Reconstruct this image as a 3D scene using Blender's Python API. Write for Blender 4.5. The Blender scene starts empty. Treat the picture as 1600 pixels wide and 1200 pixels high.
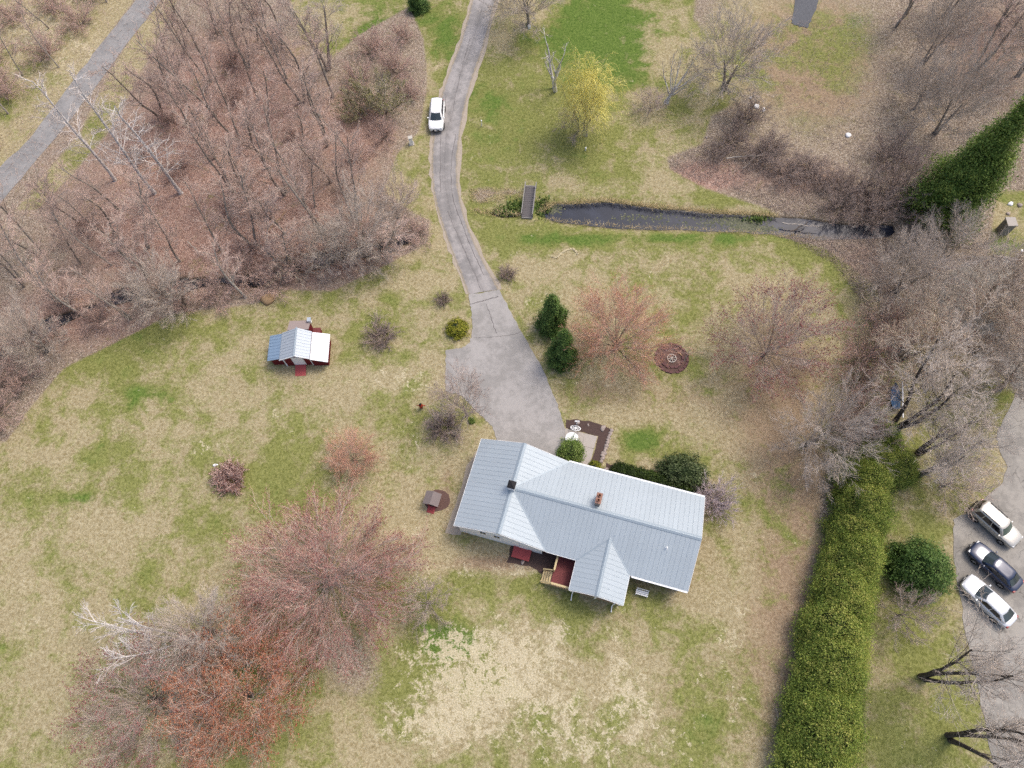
import bpy, bmesh, math, random
import numpy as np
from mathutils import Vector, Matrix

# ------------------------------------------------------------------ camera, sky, sun, exposure
scene = bpy.context.scene
IMG_W, IMG_H, FPX, ALT = 1600.0, 1200.0, 1111.0, 66.0      # photograph size, focal length in pixels, flying height
_d = np.array([(835 - 800) / FPX, (1090 - 600) / FPX, 1.0]); _d /= np.linalg.norm(_d)
_Y = np.array([0, -1.0, 0]) - _d * (np.array([0, -1.0, 0]) @ _d); _Y /= np.linalg.norm(_Y)
RC = np.array([np.cross(_Y, -_d), _Y, -_d])                 # camera axes to world axes
cam_data = bpy.data.cameras.new('camera')
cam = bpy.data.objects.new('camera', cam_data)
scene.collection.objects.link(cam)
cam_data.sensor_width = 36.0
cam_data.lens = FPX / IMG_W * 36.0
cam_data.clip_start = 0.5
cam_data.clip_end = 3000.0
m = Matrix.Identity(4)
for i in range(3):
    m[i][0] = RC[i, 0]; m[i][1] = -RC[i, 1]; m[i][2] = -RC[i, 2]
m[2][3] = ALT
cam.matrix_world = m
scene.camera = cam

SUN_TO = Vector((0.60, 0.40, 1.25)).normalized()            # towards the sun: upper right of the picture
world = bpy.data.worlds.new('World'); scene.world = world; world.use_nodes = True
wn = world.node_tree
sky = wn.nodes.new('ShaderNodeTexSky'); sky.sky_type = 'NISHITA'; sky.sun_disc = False
sky.sun_elevation = math.asin(SUN_TO.z); sky.sun_rotation = math.atan2(SUN_TO.x, SUN_TO.y)
sky.air_density = 1.0; sky.dust_density = 5.0; sky.ozone_density = 1.5
bg = wn.nodes['Background']; bg.inputs['Strength'].default_value = 0.15
wn.links.new(sky.outputs[0], bg.inputs['Color'])
sd = bpy.data.lights.new('sun', 'SUN'); sd.energy = 0.95; sd.angle = math.radians(16); sd.color = (1.0, 0.95, 0.88)
sun = bpy.data.objects.new('sun', sd); scene.collection.objects.link(sun)
sun.rotation_euler = (-SUN_TO).to_track_quat('-Z', 'Y').to_euler(); sun.location = (0, 0, 120)
scene.view_settings.view_transform = 'Standard'; scene.view_settings.look = 'None'
scene.view_settings.gamma = 1.0; scene.view_settings.use_curve_mapping = False
scene.view_settings.exposure = 0.68
scene.cycles.use_denoising = False
scene.cycles.max_bounces = 6; scene.cycles.diffuse_bounces = 3; scene.cycles.glossy_bounces = 2
scene.cycles.transparent_max_bounces = 4; scene.cycles.caustics_reflective = False; scene.cycles.caustics_refractive = False

rnd = random.Random(7)
C = scene.collection

# ------------------------------------------------------------------ helpers
def G(px, py, z=0.0):
    """the point at height z that stands at this place of the photograph"""
    r = RC @ np.array([(px - 800) / FPX, (py - 600) / FPX, 1.0])
    t = (z - ALT) / r[2]
    return Vector((r[0] * t, r[1] * t, z))

def to_px(x, y):
    p = np.stack([x, y, np.full_like(x, -ALT)], -1) @ RC      # world -> camera
    w = np.maximum(p[..., 2], 1.0)
    return 800 + FPX * p[..., 0] / w, 600 + FPX * p[..., 1] / w

def tag(o, label=None, cat=None, group=None, kind=None):
    if label: o['label'] = label
    if cat: o['category'] = cat
    if group: o['group'] = group
    if kind: o['kind'] = kind
    return o

def obj(name, me, parent=None, loc=None, rz=None):
    o = bpy.data.objects.new(name, me); C.objects.link(o)
    if parent: o.parent = parent
    if loc is not None: o.location = loc
    if rz is not None: o.rotation_euler = (0, 0, rz)
    return o

def thing(name, label, cat, loc=(0, 0, 0), rz=0.0, group=None, scale=None):
    o = bpy.data.objects.new(name, None); C.objects.link(o)
    o.location = loc; o.rotation_euler = (0, 0, rz); o.empty_display_size = 0.3
    if scale: o.scale = scale
    return tag(o, label, cat, group)

def mesh(name, verts, faces, mats, smooth=False, mi=None):
    me = bpy.data.meshes.new(name)
    me.from_pydata([tuple(v) for v in verts], [], [tuple(f) for f in faces])
    for mm in (mats if isinstance(mats, (list, tuple)) else [mats]): me.materials.append(mm)
    if mi is not None: me.polygons.foreach_set('material_index', mi)
    if smooth: me.polygons.foreach_set('use_smooth', [True] * len(me.polygons))
    me.update()
    return me

def bm_mesh(name, bm, mats, smooth=False):
    bmesh.ops.recalc_face_normals(bm, faces=bm.faces)
    me = bpy.data.meshes.new(name); bm.to_mesh(me); bm.free()
    for mm in (mats if isinstance(mats, (list, tuple)) else [mats]): me.materials.append(mm)
    if smooth: me.polygons.foreach_set('use_smooth', [True] * len(me.polygons))
    return me

def add_box(bm, x0, x1, y0, y1, z0, z1, mtx=None):
    vs = [bm.verts.new(Vector(p) if mtx is None else mtx @ Vector(p)) for p in
          ((x0, y0, z0), (x1, y0, z0), (x1, y1, z0), (x0, y1, z0), (x0, y0, z1), (x1, y0, z1), (x1, y1, z1), (x0, y1, z1))]
    for f in ((0, 3, 2, 1), (4, 5, 6, 7), (0, 1, 5, 4), (1, 2, 6, 5), (2, 3, 7, 6), (3, 0, 4, 7)):
        bm.faces.new([vs[i] for i in f])

def add_bar(bm, a, b, w, h=None):
    """a bar of section w x h from a to b"""
    a = Vector(a); b = Vector(b); h = h or w
    t = (b - a).normalized()
    s = t.cross(Vector((0, 0, 1)))
    s = s.normalized() if s.length > 1e-4 else Vector((1, 0, 0))
    n = s.cross(t)
    vs = []
    for p in (a, b):
        for i, j in ((-1, -1), (1, -1), (1, 1), (-1, 1)):
            vs.append(bm.verts.new(p + s * (i * w / 2) + n * (j * h / 2)))
    for f in ((0, 1, 2, 3), (7, 6, 5, 4), (0, 4, 5, 1), (1, 5, 6, 2), (2, 6, 7, 3), (3, 7, 4, 0)):
        bm.faces.new([vs[i] for i in f])

def add_cyl(bm, c, r, z0, z1, n=12, r2=None):
    r2 = r if r2 is None else r2
    a = [bm.verts.new((c[0] + r * math.cos(6.2832 * i / n), c[1] + r * math.sin(6.2832 * i / n), z0)) for i in range(n)]
    b = [bm.verts.new((c[0] + r2 * math.cos(6.2832 * i / n), c[1] + r2 * math.sin(6.2832 * i / n), z1)) for i in range(n)]
    for i in range(n):
        bm.faces.new((a[i], a[(i + 1) % n], b[(i + 1) % n], b[i]))
    bm.faces.new(a[::-1]); bm.faces.new(b)

def add_ring(bm, c, r0, r1, z0, z1, n=24, jit=0.0):
    rows = []
    for rr, zz in ((r0, z0), (r1, z0), (r1, z1), (r0, z1)):
        rows.append([bm.verts.new((c[0] + rr * math.cos(6.2832 * i / n), c[1] + rr * math.sin(6.2832 * i / n), zz + rnd.uniform(-jit, jit))) for i in range(n)])
    for k in range(4):
        for i in range(n):
            bm.faces.new((rows[k][i], rows[k][(i + 1) % n], rows[(k + 1) % 4][(i + 1) % n], rows[(k + 1) % 4][i]))

def box_obj(name, parent, mat, *dims, mtx=None):
    bm = bmesh.new(); add_box(bm, *dims, mtx=mtx)
    return obj(name, bm_mesh(name, bm, mat), parent)

def smooth_line(pts, n=6, closed=False, jit=0.0, rs=None):
    """Catmull-Rom through 2D points"""
    P = [Vector((p[0], p[1], 0)) for p in pts]; out = []
    N = len(P); rs = rs or rnd
    for i in range(N if closed else N - 1):
        p0 = P[(i - 1) % N] if closed or i > 0 else P[i]
        p1 = P[i]; p2 = P[(i + 1) % N]
        p3 = P[(i + 2) % N] if closed or i + 2 < N else p2
        for k in range(n):
            t = k / n
            q = 0.5 * ((2 * p1) + (p2 - p0) * t + (2 * p0 - 5 * p1 + 4 * p2 - p3) * t * t + (3 * p1 - p0 - 3 * p2 + p3) * t ** 3)
            q += Vector((rs.uniform(-jit, jit), rs.uniform(-jit, jit), 0))
            out.append((q.x, q.y))
    if not closed: out.append((P[-1].x, P[-1].y))
    return out

def sheet(name, pts, z, mat, depth=0.03):
    """a slab of any outline: top at z, sides going down by depth"""
    a = sum(pts[i][0] * pts[(i + 1) % len(pts)][1] - pts[(i + 1) % len(pts)][0] * pts[i][1] for i in range(len(pts)))
    if a < 0: pts = pts[::-1]
    n = len(pts)
    v = [(p[0], p[1], z) for p in pts] + [(p[0], p[1], z - depth) for p in pts]
    f = [tuple(range(n))] + [(i, i + n, (i + 1) % n + n, (i + 1) % n) for i in range(n)]
    return mesh(name, v, f, mat)

def gp(pts):
    return [tuple(G(*p)[:2]) for p in pts]

# ------------------------------------------------------------------ materials
def lin(r, g, b):
    return tuple((c / 255 / 12.92) if c / 255 < 0.04045 else ((c / 255 + 0.055) / 1.055) ** 2.4 for c in (r, g, b))

KALB = 0.60                                                  # how much darker the surfaces are than the well exposed picture of them
def alb(r, g, b, k=KALB):
    return tuple(c * k for c in lin(r, g, b)) + (1.0,)

class NT:
    """small helper for node trees"""
    def __init__(self, name):
        self.m = bpy.data.materials.new(name); self.m.use_nodes = True
        self.t = self.m.node_tree; self.b = self.t.nodes['Principled BSDF']
        self.b.inputs['Roughness'].default_value = 0.85
        self.b.inputs['Specular IOR Level'].default_value = 0.25
    def n(self, kind, **kw):
        nd = self.t.nodes.new('ShaderNode' + kind)
        for k, v in kw.items(): setattr(nd, k, v)
        return nd
    def l(self, a, b): self.t.links.new(a, b)
    def val(self, sock, v):
        if hasattr(v, 'is_linked'): self.l(v, sock)
        else: sock.default_value = v
    def math(self, op, a, b=0.0, c=None, clamp=False):
        nd = self.n('Math', operation=op); nd.use_clamp = clamp
        self.val(nd.inputs[0], a); self.val(nd.inputs[1], b)
        if c is not None: self.val(nd.inputs[2], c)
        return nd.outputs[0]
    def mix(self, f, a, b):
        nd = self.n('Mix', data_type='RGBA'); self.val(nd.inputs['Factor'], f)
        self.val(nd.inputs[6], a); self.val(nd.inputs[7], b)
        return nd.outputs[2]
    def mul(self, a, f):
        nd = self.n('Mix', data_type='RGBA', blend_type='MULTIPLY'); nd.inputs['Factor'].default_value = 1.0
        self.val(nd.inputs[6], a)
        cmb = self.n('CombineColor'); [self.l(f, cmb.inputs[i]) for i in range(3)]
        self.l(cmb.outputs[0], nd.inputs[7])
        return nd.outputs[2]
    def co(self):
        return self.n('TexCoord').outputs['Object']
    def noise(self, co, scale, detail=3.0, rough=0.55, dist=0.0):
        nd = self.n('TexNoise'); self.l(co, nd.inputs['Vector'])
        nd.inputs['Scale'].default_value = scale; nd.inputs['Detail'].default_value = detail
        nd.inputs['Roughness'].default_value = rough; nd.inputs['Distortion'].default_value = dist
        return nd.outputs['Fac']
    def voro(self, co, scale, out='Color', feature='F1'):
        nd = self.n('TexVoronoi', feature=feature); self.l(co, nd.inputs['Vector']); nd.inputs['Scale'].default_value = scale
        return nd.outputs[out]
    def step(self, v, lo, hi):
        nd = self.n('MapRange', interpolation_type='SMOOTHSTEP'); self.val(nd.inputs[0], v)
        nd.inputs[1].default_value = lo; nd.inputs[2].default_value = hi
        return nd.outputs[0]
    def ramp(self, f, stops):
        nd = self.n('ValToRGB'); self.l(f, nd.inputs[0]); e = nd.color_ramp.elements
        while len(e) < len(stops): e.new(0.5)
        for el, (p, c) in zip(e, stops): el.position = p; el.color = c
        return nd.outputs[0]
    def attr(self, name, out='Fac'):
        nd = self.n('Attribute', attribute_name=name); return nd.outputs[out]
    def bump(self, h, strength=0.3, dist=0.05):
        nd = self.n('Bump'); nd.inputs['Strength'].default_value = strength; nd.inputs['Distance'].default_value = dist
        self.l(h, nd.inputs['Height']); self.l(nd.outputs[0], self.b.inputs['Normal'])
    def done(self, col, rough=None, metal=None, spec=None):
        self.val(self.b.inputs['Base Color'], col)
        if rough is not None: self.val(self.b.inputs['Roughness'], rough)
        if metal is not None: self.b.inputs['Metallic'].default_value = metal
        if spec is not None: self.b.inputs['Specular IOR Level'].default_value = spec
        return self.m

def plain(name, col, rough=0.7, metal=0.0, spec=0.3, vary=0.18, scale=2.5):
    """a painted or worn surface: its colour with faint blotches and grain"""
    t = NT(name); co = t.co()
    f = t.math('MULTIPLY_ADD', t.noise(co, scale, 4, 0.65), vary * 2, 1 - vary)
    t.bump(t.noise(co, 40, 2), 0.08, 0.01)
    return t.done(t.mul(col, f), rough, metal, spec)

def twig_mat(name, stops, rough=0.9):
    t = NT(name)
    c = t.ramp(t.attr('tint'), stops)
    f = t.math('MULTIPLY_ADD', t.noise(t.co(), 1.2, 2), 0.8, 1.75)      # evenly raised colour, offsets the darkening of self-shadowed twigs
    return t.done(t.mul(c, f), rough, spec=0.15)

def bark_mat(name, a, b, scale=6.0):
    t = NT(name); co = t.co()
    n = t.noise(co, scale, 5, 0.7)
    t.bump(n, 0.5, 0.03)
    return t.done(t.mix(t.step(n, 0.35, 0.65), a, b), 0.95, spec=0.1)

def leaf_mat(name, stops):
    t = NT(name)
    c = t.ramp(t.math('ADD', t.attr('tint'), t.math('MULTIPLY_ADD', t.n('ObjectInfo').outputs['Random'], 0.3, -0.15)), stops)
    t.b.inputs['Roughness'].default_value = 0.6
    t.val(t.b.inputs['Base Color'], c)
    t.b.inputs['Specular IOR Level'].default_value = 0.3
    tr = t.n('BsdfTranslucent'); t.l(c, tr.inputs['Color'])
    mx = t.n('MixShader'); mx.inputs[0].default_value = 0.25
    t.l(t.b.outputs[0], mx.inputs[1]); t.l(tr.outputs[0], mx.inputs[2])
    t.l(mx.outputs[0], t.t.nodes['Material Output'].inputs['Surface'])
    return t.m

M = {}
M['white'] = plain('white_paint', alb(244, 244, 242, 0.88), 0.6, vary=0.06)
M['white_metal'] = plain('white_metal', alb(240, 241, 242, 0.85), 0.4, vary=0.05)
M['red'] = plain('barn_red_paint', alb(140, 42, 48), 0.7, vary=0.15)
M['red_deck'] = plain('red_deck_stain', alb(140, 74, 74), 0.75, vary=0.18, scale=3)
M['red_ramp'] = plain('faded_red_paint', alb(196, 92, 92), 0.75, vary=0.15, scale=3)
M['new_wood'] = plain('new_pine_wood', alb(232, 210, 160), 0.7, vary=0.12, scale=4)
M['grey_wood'] = plain('weathered_wood', alb(120, 115, 115), 0.9, vary=0.3, scale=5)
M['grey_wood_light'] = plain('weathered_rail_wood', alb(170, 165, 160), 0.9, vary=0.2, scale=5)
M['dark'] = plain('dark_grey', alb(50, 48, 50), 0.7)
M['black'] = plain('black_rubber', alb(30, 30, 32), 0.8)
M['window'] = plain('window_glass', alb(45, 50, 58), 0.1, spec=0.5, vary=0.1)
M['shingle'] = plain('brown_shingle', alb(150, 138, 134), 0.95, vary=0.3, scale=9)
M['shingle_pale'] = plain('pale_brown_shingle', alb(178, 162, 156), 0.95, vary=0.2, scale=9)
M['flue'] = plain('clay_flue', alb(170, 120, 95), 0.9)
M['soil'] = plain('dark_soil_and_shade', alb(98, 80, 74), 1.0, vary=0.45, scale=6)  # soil of the beds, also the painted shade by the landing
M['mulch'] = plain('red_brown_mulch', alb(120, 94, 86), 1.0, vary=0.4, scale=7)
M['concrete'] = plain('concrete', alb(205, 196, 186), 0.9, vary=0.12, scale=2)
M['stone'] = plain('field_stone', alb(190, 175, 165), 0.9, vary=0.3, scale=4)
M['dark_stone'] = plain('pit_brick', alb(128, 92, 90), 0.9, vary=0.5, scale=6)
M['ornament'] = plain('cream_paint', alb(225, 218, 205), 0.6, vary=0.1)
M['blue'] = plain('blue_tarp', alb(92, 130, 170), 0.5, vary=0.2)
M['tarp'] = plain('black_tarp', alb(95, 97, 102), 0.6, vary=0.5, scale=3)
M['straw'] = plain('dry_straw', alb(222, 208, 170), 1.0, vary=0.3, scale=10)
M['bleached'] = plain('bleached_wood', alb(205, 195, 182), 0.95, vary=0.2, scale=6)
M['log'] = plain('tan_stump_wood', alb(190, 158, 120), 0.95, vary=0.3, scale=5)
M['siren_red'] = plain('bright_red_paint', alb(190, 70, 50), 0.6)

def brick_mat():
    t = NT('chimney_brick'); co = t.co()
    b = t.n('TexBrick'); t.l(co, b.inputs['Vector']); b.inputs['Scale'].default_value = 5.0
    b.inputs['Color1'].default_value = alb(188, 142, 124); b.inputs['Color2'].default_value = alb(168, 118, 102); b.inputs['Mortar'].default_value = alb(190, 175, 160)
    return t.done(b.outputs['Color'], 0.9)
M['brick'] = brick_mat()

def siding_mat(name, col):
    t = NT(name); co = t.co()
    sp = t.n('SeparateXYZ'); t.l(co, sp.inputs[0])
    w = t.math('FRACT', t.math('MULTIPLY', sp.outputs[2], 8.0))
    t.bump(w, 0.5, 0.02)
    f = t.math('MULTIPLY_ADD', t.noise(co, 1.5, 3), 0.16, 0.92)
    return t.done(t.mul(col, f), 0.7, spec=0.2)
M['siding_white'] = siding_mat('white_clapboard', alb(246, 246, 243, 0.92))
M['siding_red'] = siding_mat('red_clapboard', alb(128, 40, 48))

def roof_mat(name, col):
    t = NT(name); co = t.co()
    n = t.noise(co, 0.35, 3, 0.6)
    st = t.n('Mapping'); t.l(co, st.inputs[0]); st.inputs['Scale'].default_value = (3, 3, 3)
    f = t.math('ADD', t.math('MULTIPLY_ADD', n, 0.16, 0.88), t.math('MULTIPLY_ADD', t.noise(st.outputs[0], 2.0, 4, 0.7), 0.12, -0.06))
    f = t.math('MULTIPLY', f, t.math('MULTIPLY_ADD', t.n('ObjectInfo').outputs['Random'], 0.035, 0.9825))
    return t.done(t.mul(col, f), 0.45, 0.15, 0.4)
M['roof'] = roof_mat('grey_blue_metal_roof', alb(210, 221, 226, 0.60))
M['roof_trim'] = roof_mat('grey_blue_metal_trim', alb(190, 204, 212, 0.60))
M['shed_roof'] = roof_mat('shed_metal_roof', alb(205, 215, 224, 0.60))
M['shed_roof_blue'] = roof_mat('shed_blue_metal_roof', alb(165, 192, 218, 0.60))
# ------------------------------------------------------------------ the ground
POND = gp([(846, 332), (852, 322), (868, 317), (905, 317), (945, 314), (985, 319), (1030, 325), (1080, 328), (1120, 333), (1180, 336), (1215, 338), (1260, 341), (1300, 347), (1345, 350), (1395, 352),
           (1390, 366), (1340, 369), (1290, 371), (1250, 367), (1205, 362), (1150, 359), (1100, 358), (1050, 355), (1000, 355), (950, 352), (900, 347), (865, 342)])
POND = smooth_line(POND, 4, True, 0.08)
POOL = smooth_line(gp([(770, 331), (785, 326), (800, 321), (819, 318), (822, 327), (812, 333), (790, 336)]), 4, True, 0.05)
BROOK_C = gp([(-60, 590), (0, 548), (45, 522), (75, 507), (130, 483), (185, 462), (225, 455), (262, 450), (300, 442), (345, 436), (395, 436), (440, 424), (490, 408), (530, 398), (570, 392), (610, 382), (642, 371)])
_bl, _br = [], []
for i, (x, y) in enumerate(smooth_line(BROOK_C, 3)):
    w = 0.65 + 0.35 * math.sin(i * 0.9) + 0.15 * math.sin(i * 2.3)
    _bl.append((x - 0.3 * w, y + w)); _br.append((x + 0.3 * w, y - w * 0.8))
BROOK = _bl + _br[::-1]

def sdf(x, y, poly):
    """signed distance to an outline, negative inside"""
    d = np.full(x.shape, 1e9); inside = np.zeros(x.shape, bool)
    n = len(poly)
    for i in range(n):
        ax, ay = poly[i]; bx, by = poly[(i + 1) % n]
        ex, ey = bx - ax, by - ay
        t = np.clip(((x - ax) * ex + (y - ay) * ey) / (ex * ex + ey * ey + 1e-12), 0, 1)
        d = np.minimum(d, np.hypot(x - ax - t * ex, y - ay - t * ey))
        c = ((ay > y) != (by > y)) & (x < ex * (y - ay) / (ey + 1e-12) + ax)
        inside ^= c
    return np.where(inside, -d, d)

def smst(v, a, b):
    t = np.clip((v - a) / (b - a), 0, 1); return t * t * (3 - 2 * t)

gx = np.concatenate([[-900, -500, -300, -200, -150, -120], np.arange(-98, 88, 0.55), [110, 150, 200, 300, 500, 900]])
gy = np.concatenate([[-700, -300, -120, -60, -35], np.arange(-20, 112, 0.55), [125, 150, 200, 300, 500, 900]])
XX, YY = np.meshgrid(gx, gy)
X, Y = XX.ravel(), YY.ravel()
near = (np.abs(X) < 110) & (Y > -30) & (Y < 125)
PXX, PYY = to_px(X, Y)
PXX = np.where(near, PXX, 5000); PYY = np.where(near, PYY, 5000)
dw = np.full(X.shape, 99.0)
for poly in (POND, POOL, BROOK):
    dd = np.full(X.shape, 99.0); dd[near] = sdf(X[near], Y[near], poly); dw = np.minimum(dw, dd)
ZZ = -0.75 * (1 - smst(dw, -0.7, 0.75))
rg = np.random.default_rng(3)

def blobs(lst, base=0.0):
    w = np.full(X.shape, base)
    for (cx, cy, rx, ry, a) in lst:
        q = ((PXX - cx) / rx) ** 2 + ((PYY - cy) / ry) ** 2
        w += a * np.exp(-q * 0.9)
    return w

def region(poly, soft):
    s = sdf(PXX, PYY, poly); return 1 - smst(s, -soft, soft)

WOODS = [(-400, 760), (-60, 690), (10, 690), (45, 640), (100, 575), (170, 540), (270, 490), (400, 475), (440, 452), (520, 455), (600, 415), (668, 380), (672, 345), (640, 330), (600, 300), (620, 240), (655, 205), (668, 130), (662, 60), (640, 10), (560, 55), (520, 90), (470, 60), (430, -80), (-100, -200), (-400, 200)]
ROADSIDE = [(-300, 420), (-300, -300), (330, -300), (210, 0), (100, 150), (20, 250), (-100, 390)]
WOODS_R = [(1385, 560), (1370, 450), (1330, 420), (1290, 390), (1200, 365), (1215, 335), (1190, 325), (1100, 295), (1045, 265), (1040, 245), (1095, 225), (1110, 180), (1160, 150), (1120, 90), (1080, 30), (1090, -60), (1900, -60), (1900, 290), (1560, 300), (1540, 420), (1460, 480), (1420, 560)]
litter = np.maximum(region(WOODS, 9) * 1.0, region(WOODS_R, 10) * 0.85)
litter = np.maximum(litter, blobs([(560, 1060, 60, 55, .55), (520, 1000, 60, 40, .5), (1345, 480, 30, 60, .5), (1330, 600, 55, 70, .35), (1268, 900, 14, 120, .55), (1215, 1130, 14, 70, .6), (1290, 780, 14, 60, .6), (1300, 840, 12, 60, .4), (590, 520, 35, 25, .4), (752, 305, 22, 16, .7), (800, 300, 30, 8, .6), (640, 60, 12, 40, .5), (910, 620, 40, 20, .25), (1475, 890, 16, 60, .5), (1500, 990, 14, 60, .5), (380, 1110, 90, 60, .35), (190, 1090, 80, 50, .3), (960, 560, 60, 30, .3), (540, 770, 60, 18, .3)]))
road_side = region(ROADSIDE, 6); road_side = np.maximum(road_side, region([(170, 110), (120, 210), (60, 280), (20, 330), (60, 330), (110, 280), (170, 210), (215, 130), (290, -20), (250, -20)], 8) * .8)
litter *= 1 - road_side * 0.85
litter *= 1 - .62 * np.clip(blobs([(1270, 90, 120, 140, 1.1), (1150, 60, 60, 70, .8)]), 0, 1)
litter = np.where((PYY > 2000), 0.6, litter)
redlit = blobs([(300, 300, 260, 160, .75), (480, 380, 130, 60, .8), (1100, 275, 55, 25, 1.1), (100, 500, 150, 60, .6), (230, 380, 80, 40, .5), (360, 130, 120, 100, .7), (560, 200, 60, 60, .6), (1250, 280, 90, 35, .6), (1350, 410, 50, 50, .5), (1400, 60, 200, 130, .1), (1550, 80, 100, 100, .5)])
green = blobs([(230, 620, 60, 28, .5), (130, 775, 70, 20, .45), (140, 565, 70, 22, .5), (270, 515, 130, 18, .45), (60, 680, 25, 50, .4), (210, 750, 60, 40, .35), (300, 720, 40, 30, .4), (420, 740, 60, 60, .25), (480, 690, 60, 50, .2), (960, 60, 95, 90, .75), (880, 110, 50, 60, .4), (770, 215, 60, 110, .5), (705, 70, 30, 80, .6), (590, 45, 60, 45, .75), (1050, 372, 190, 12, .55), (880, 372, 90, 18, .45), (1000, 690, 34, 20, .8), (780, 370, 30, 30, .45), (700, 1000, 60, 40, .7), (760, 915, 120, 22, .5), (900, 950, 70, 20, .45), (620, 1090, 60, 60, .45), (480, 1130, 50, 60, .35), (1480, 680, 80, 50, .55), (1440, 810, 40, 40, .5), (1430, 1000, 60, 120, .35), (1450, 1120, 90, 110, .3), (1430, 900, 50, 60, .3), (1350, 30, 40, 35, .6), (1300, 100, 60, 50, .25), (1440, 130, 14, 70, .55), (60, 300, 60, 20, .3), (830, 250, 80, 60, .35), (1130, 312, 80, 10, .6), (1550, 385, 60, 22, .6), (1290, 385, 60, 22, .7), (700, 400, 40, 40, .2), (460, 480, 60, 18, .3), (820, 320, 30, 14, .6), (870, 320, 25, 10, .4), (1080, 720, 60, 30, .15), (1050, 990, 60, 40, .25), (1090, 1110, 40, 60, .2), (690, 170, 20, 50, .5), (1010, 210, 120, 40, .35), (1120, 460, 160, 70, .12), (700, 845, 30, 20, .2), (900, 1000, 40, 40, .3),
               (20, 960, 110, 160, -.25), (760, 870, 130, 18, -.6), (1230, 900, 60, 250, -.15), (640, 830, 60, 70, -.3), (610, 590, 80, 30, -.25), (1020, 640, 120, 60, -.15), (1150, 620, 100, 60, -.15), (650, 450, 60, 50, -.05), (80, 100, 140, 120, -.3)], 0.46)
green += np.where(PXX > 1000, -0.06, 0)
pale = blobs([(770, 1010, 90, 50, .62), (790, 1075, 120, 60, .72), (700, 1100, 60, 50, .4), (680, 1010, 30, 22, .4), (640, 1030, 16, 14, .4), (690, 1150, 50, 30, .5), (610, 1130, 30, 30, .35), (870, 992, 16, 24, .7), (900, 1160, 90, 50, .5), (962, 1010, 14, 40, .55), (975, 1070, 18, 26, .5), (1000, 1110, 34, 50, .5), (1062, 1170, 30, 30, .4), (1140, 970, 34, 50, .42), (1150, 1090, 50, 60, .3), (1140, 740, 60, 30, .3), (630, 595, 60, 22, .5), (640, 700, 30, 40, .35), (650, 840, 30, 60, .4), (780, 890, 130, 14, .5), (890, 395, 16, 6, .5), (310, 700, 40, 14, .4), (420, 640, 40, 18, .25), (960, 500, 80, 60, .18), (850, 470, 40, 40, .3), (60, 40, 90, 60, .6), (130, 110, 70, 40, .3), (1250, 850, 20, 60, .2), (800, 400, 20, 10, .2), (60, 960, 60, 90, .22), (930, 600, 60, 12, .3)], -0.06)
pale = np.where(pale > .2, .2 + (pale - .2) * .8, pale); pale = np.minimum(pale, .64)
lush = blobs([(950, 60, 90, 80, .9), (590, 45, 60, 45, .7), (705, 70, 30, 80, .5), (770, 220, 40, 80, .35), (230, 620, 50, 25, .5), (1000, 690, 30, 18, .7), (700, 1000, 50, 35, .6), (1050, 372, 190, 10, .5), (880, 375, 60, 12, .4), (140, 780, 50, 14, .6), (820, 322, 25, 12, .8), (1350, 30, 35, 30, .5), (1440, 130, 12, 60, .6), (1550, 385, 50, 20, .6), (1480, 680, 60, 40, .3)], 0.08)
earth = blobs([(1250, 850, 60, 350, .35), (1150, 1050, 130, 160, .25), (1270, 90, 130, 130, .5), (1240, 800, 80, 300, .42), (1150, 650, 120, 130, .35), (1080, 1120, 120, 120, .3), (780, 880, 110, 16, .8), (700, 760, 14, 60, .7), (560, 1070, 70, 60, .4), (900, 610, 50, 25, .6), (1000, 620, 90, 40, .35), (580, 480, 80, 50, .3), (1300, 100, 150, 120, .5), (1430, 1020, 90, 180, .55), (740, 830, 50, 12, .6), (950, 960, 60, 12, .4), (1200, 540, 60, 60, .25)], 0.0)

nv = len(X)
me = bpy.data.meshes.new('ground')
me.vertices.add(nv); me.vertices.foreach_set('co', np.stack([X, Y, ZZ], -1).astype(np.float32).ravel())
nxg, nyg = len(gx), len(gy)
ii = (np.arange(nyg - 1)[:, None] * nxg + np.arange(nxg - 1)[None, :]).ravel()
quads = np.stack([ii, ii + 1, ii + 1 + nxg, ii + nxg], -1).astype(np.int32)
me.loops.add(quads.size); me.polygons.add(len(quads))
me.loops.foreach_set('vertex_index', quads.ravel())
me.polygons.foreach_set('loop_start', np.arange(0, quads.size, 4, dtype=np.int32))
me.polygons.foreach_set('use_smooth', np.ones(len(quads), bool))
me.update(calc_edges=True)
for nm, (a, b, c) in {'zone_a': (green, pale, litter), 'zone_b': (redlit, lush, earth)}.items():
    at = me.attributes.new(nm, 'FLOAT_COLOR', 'POINT')
    at.data.foreach_set('color', np.stack([a, b, c, np.ones(nv)], -1).astype(np.float32).ravel())

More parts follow.
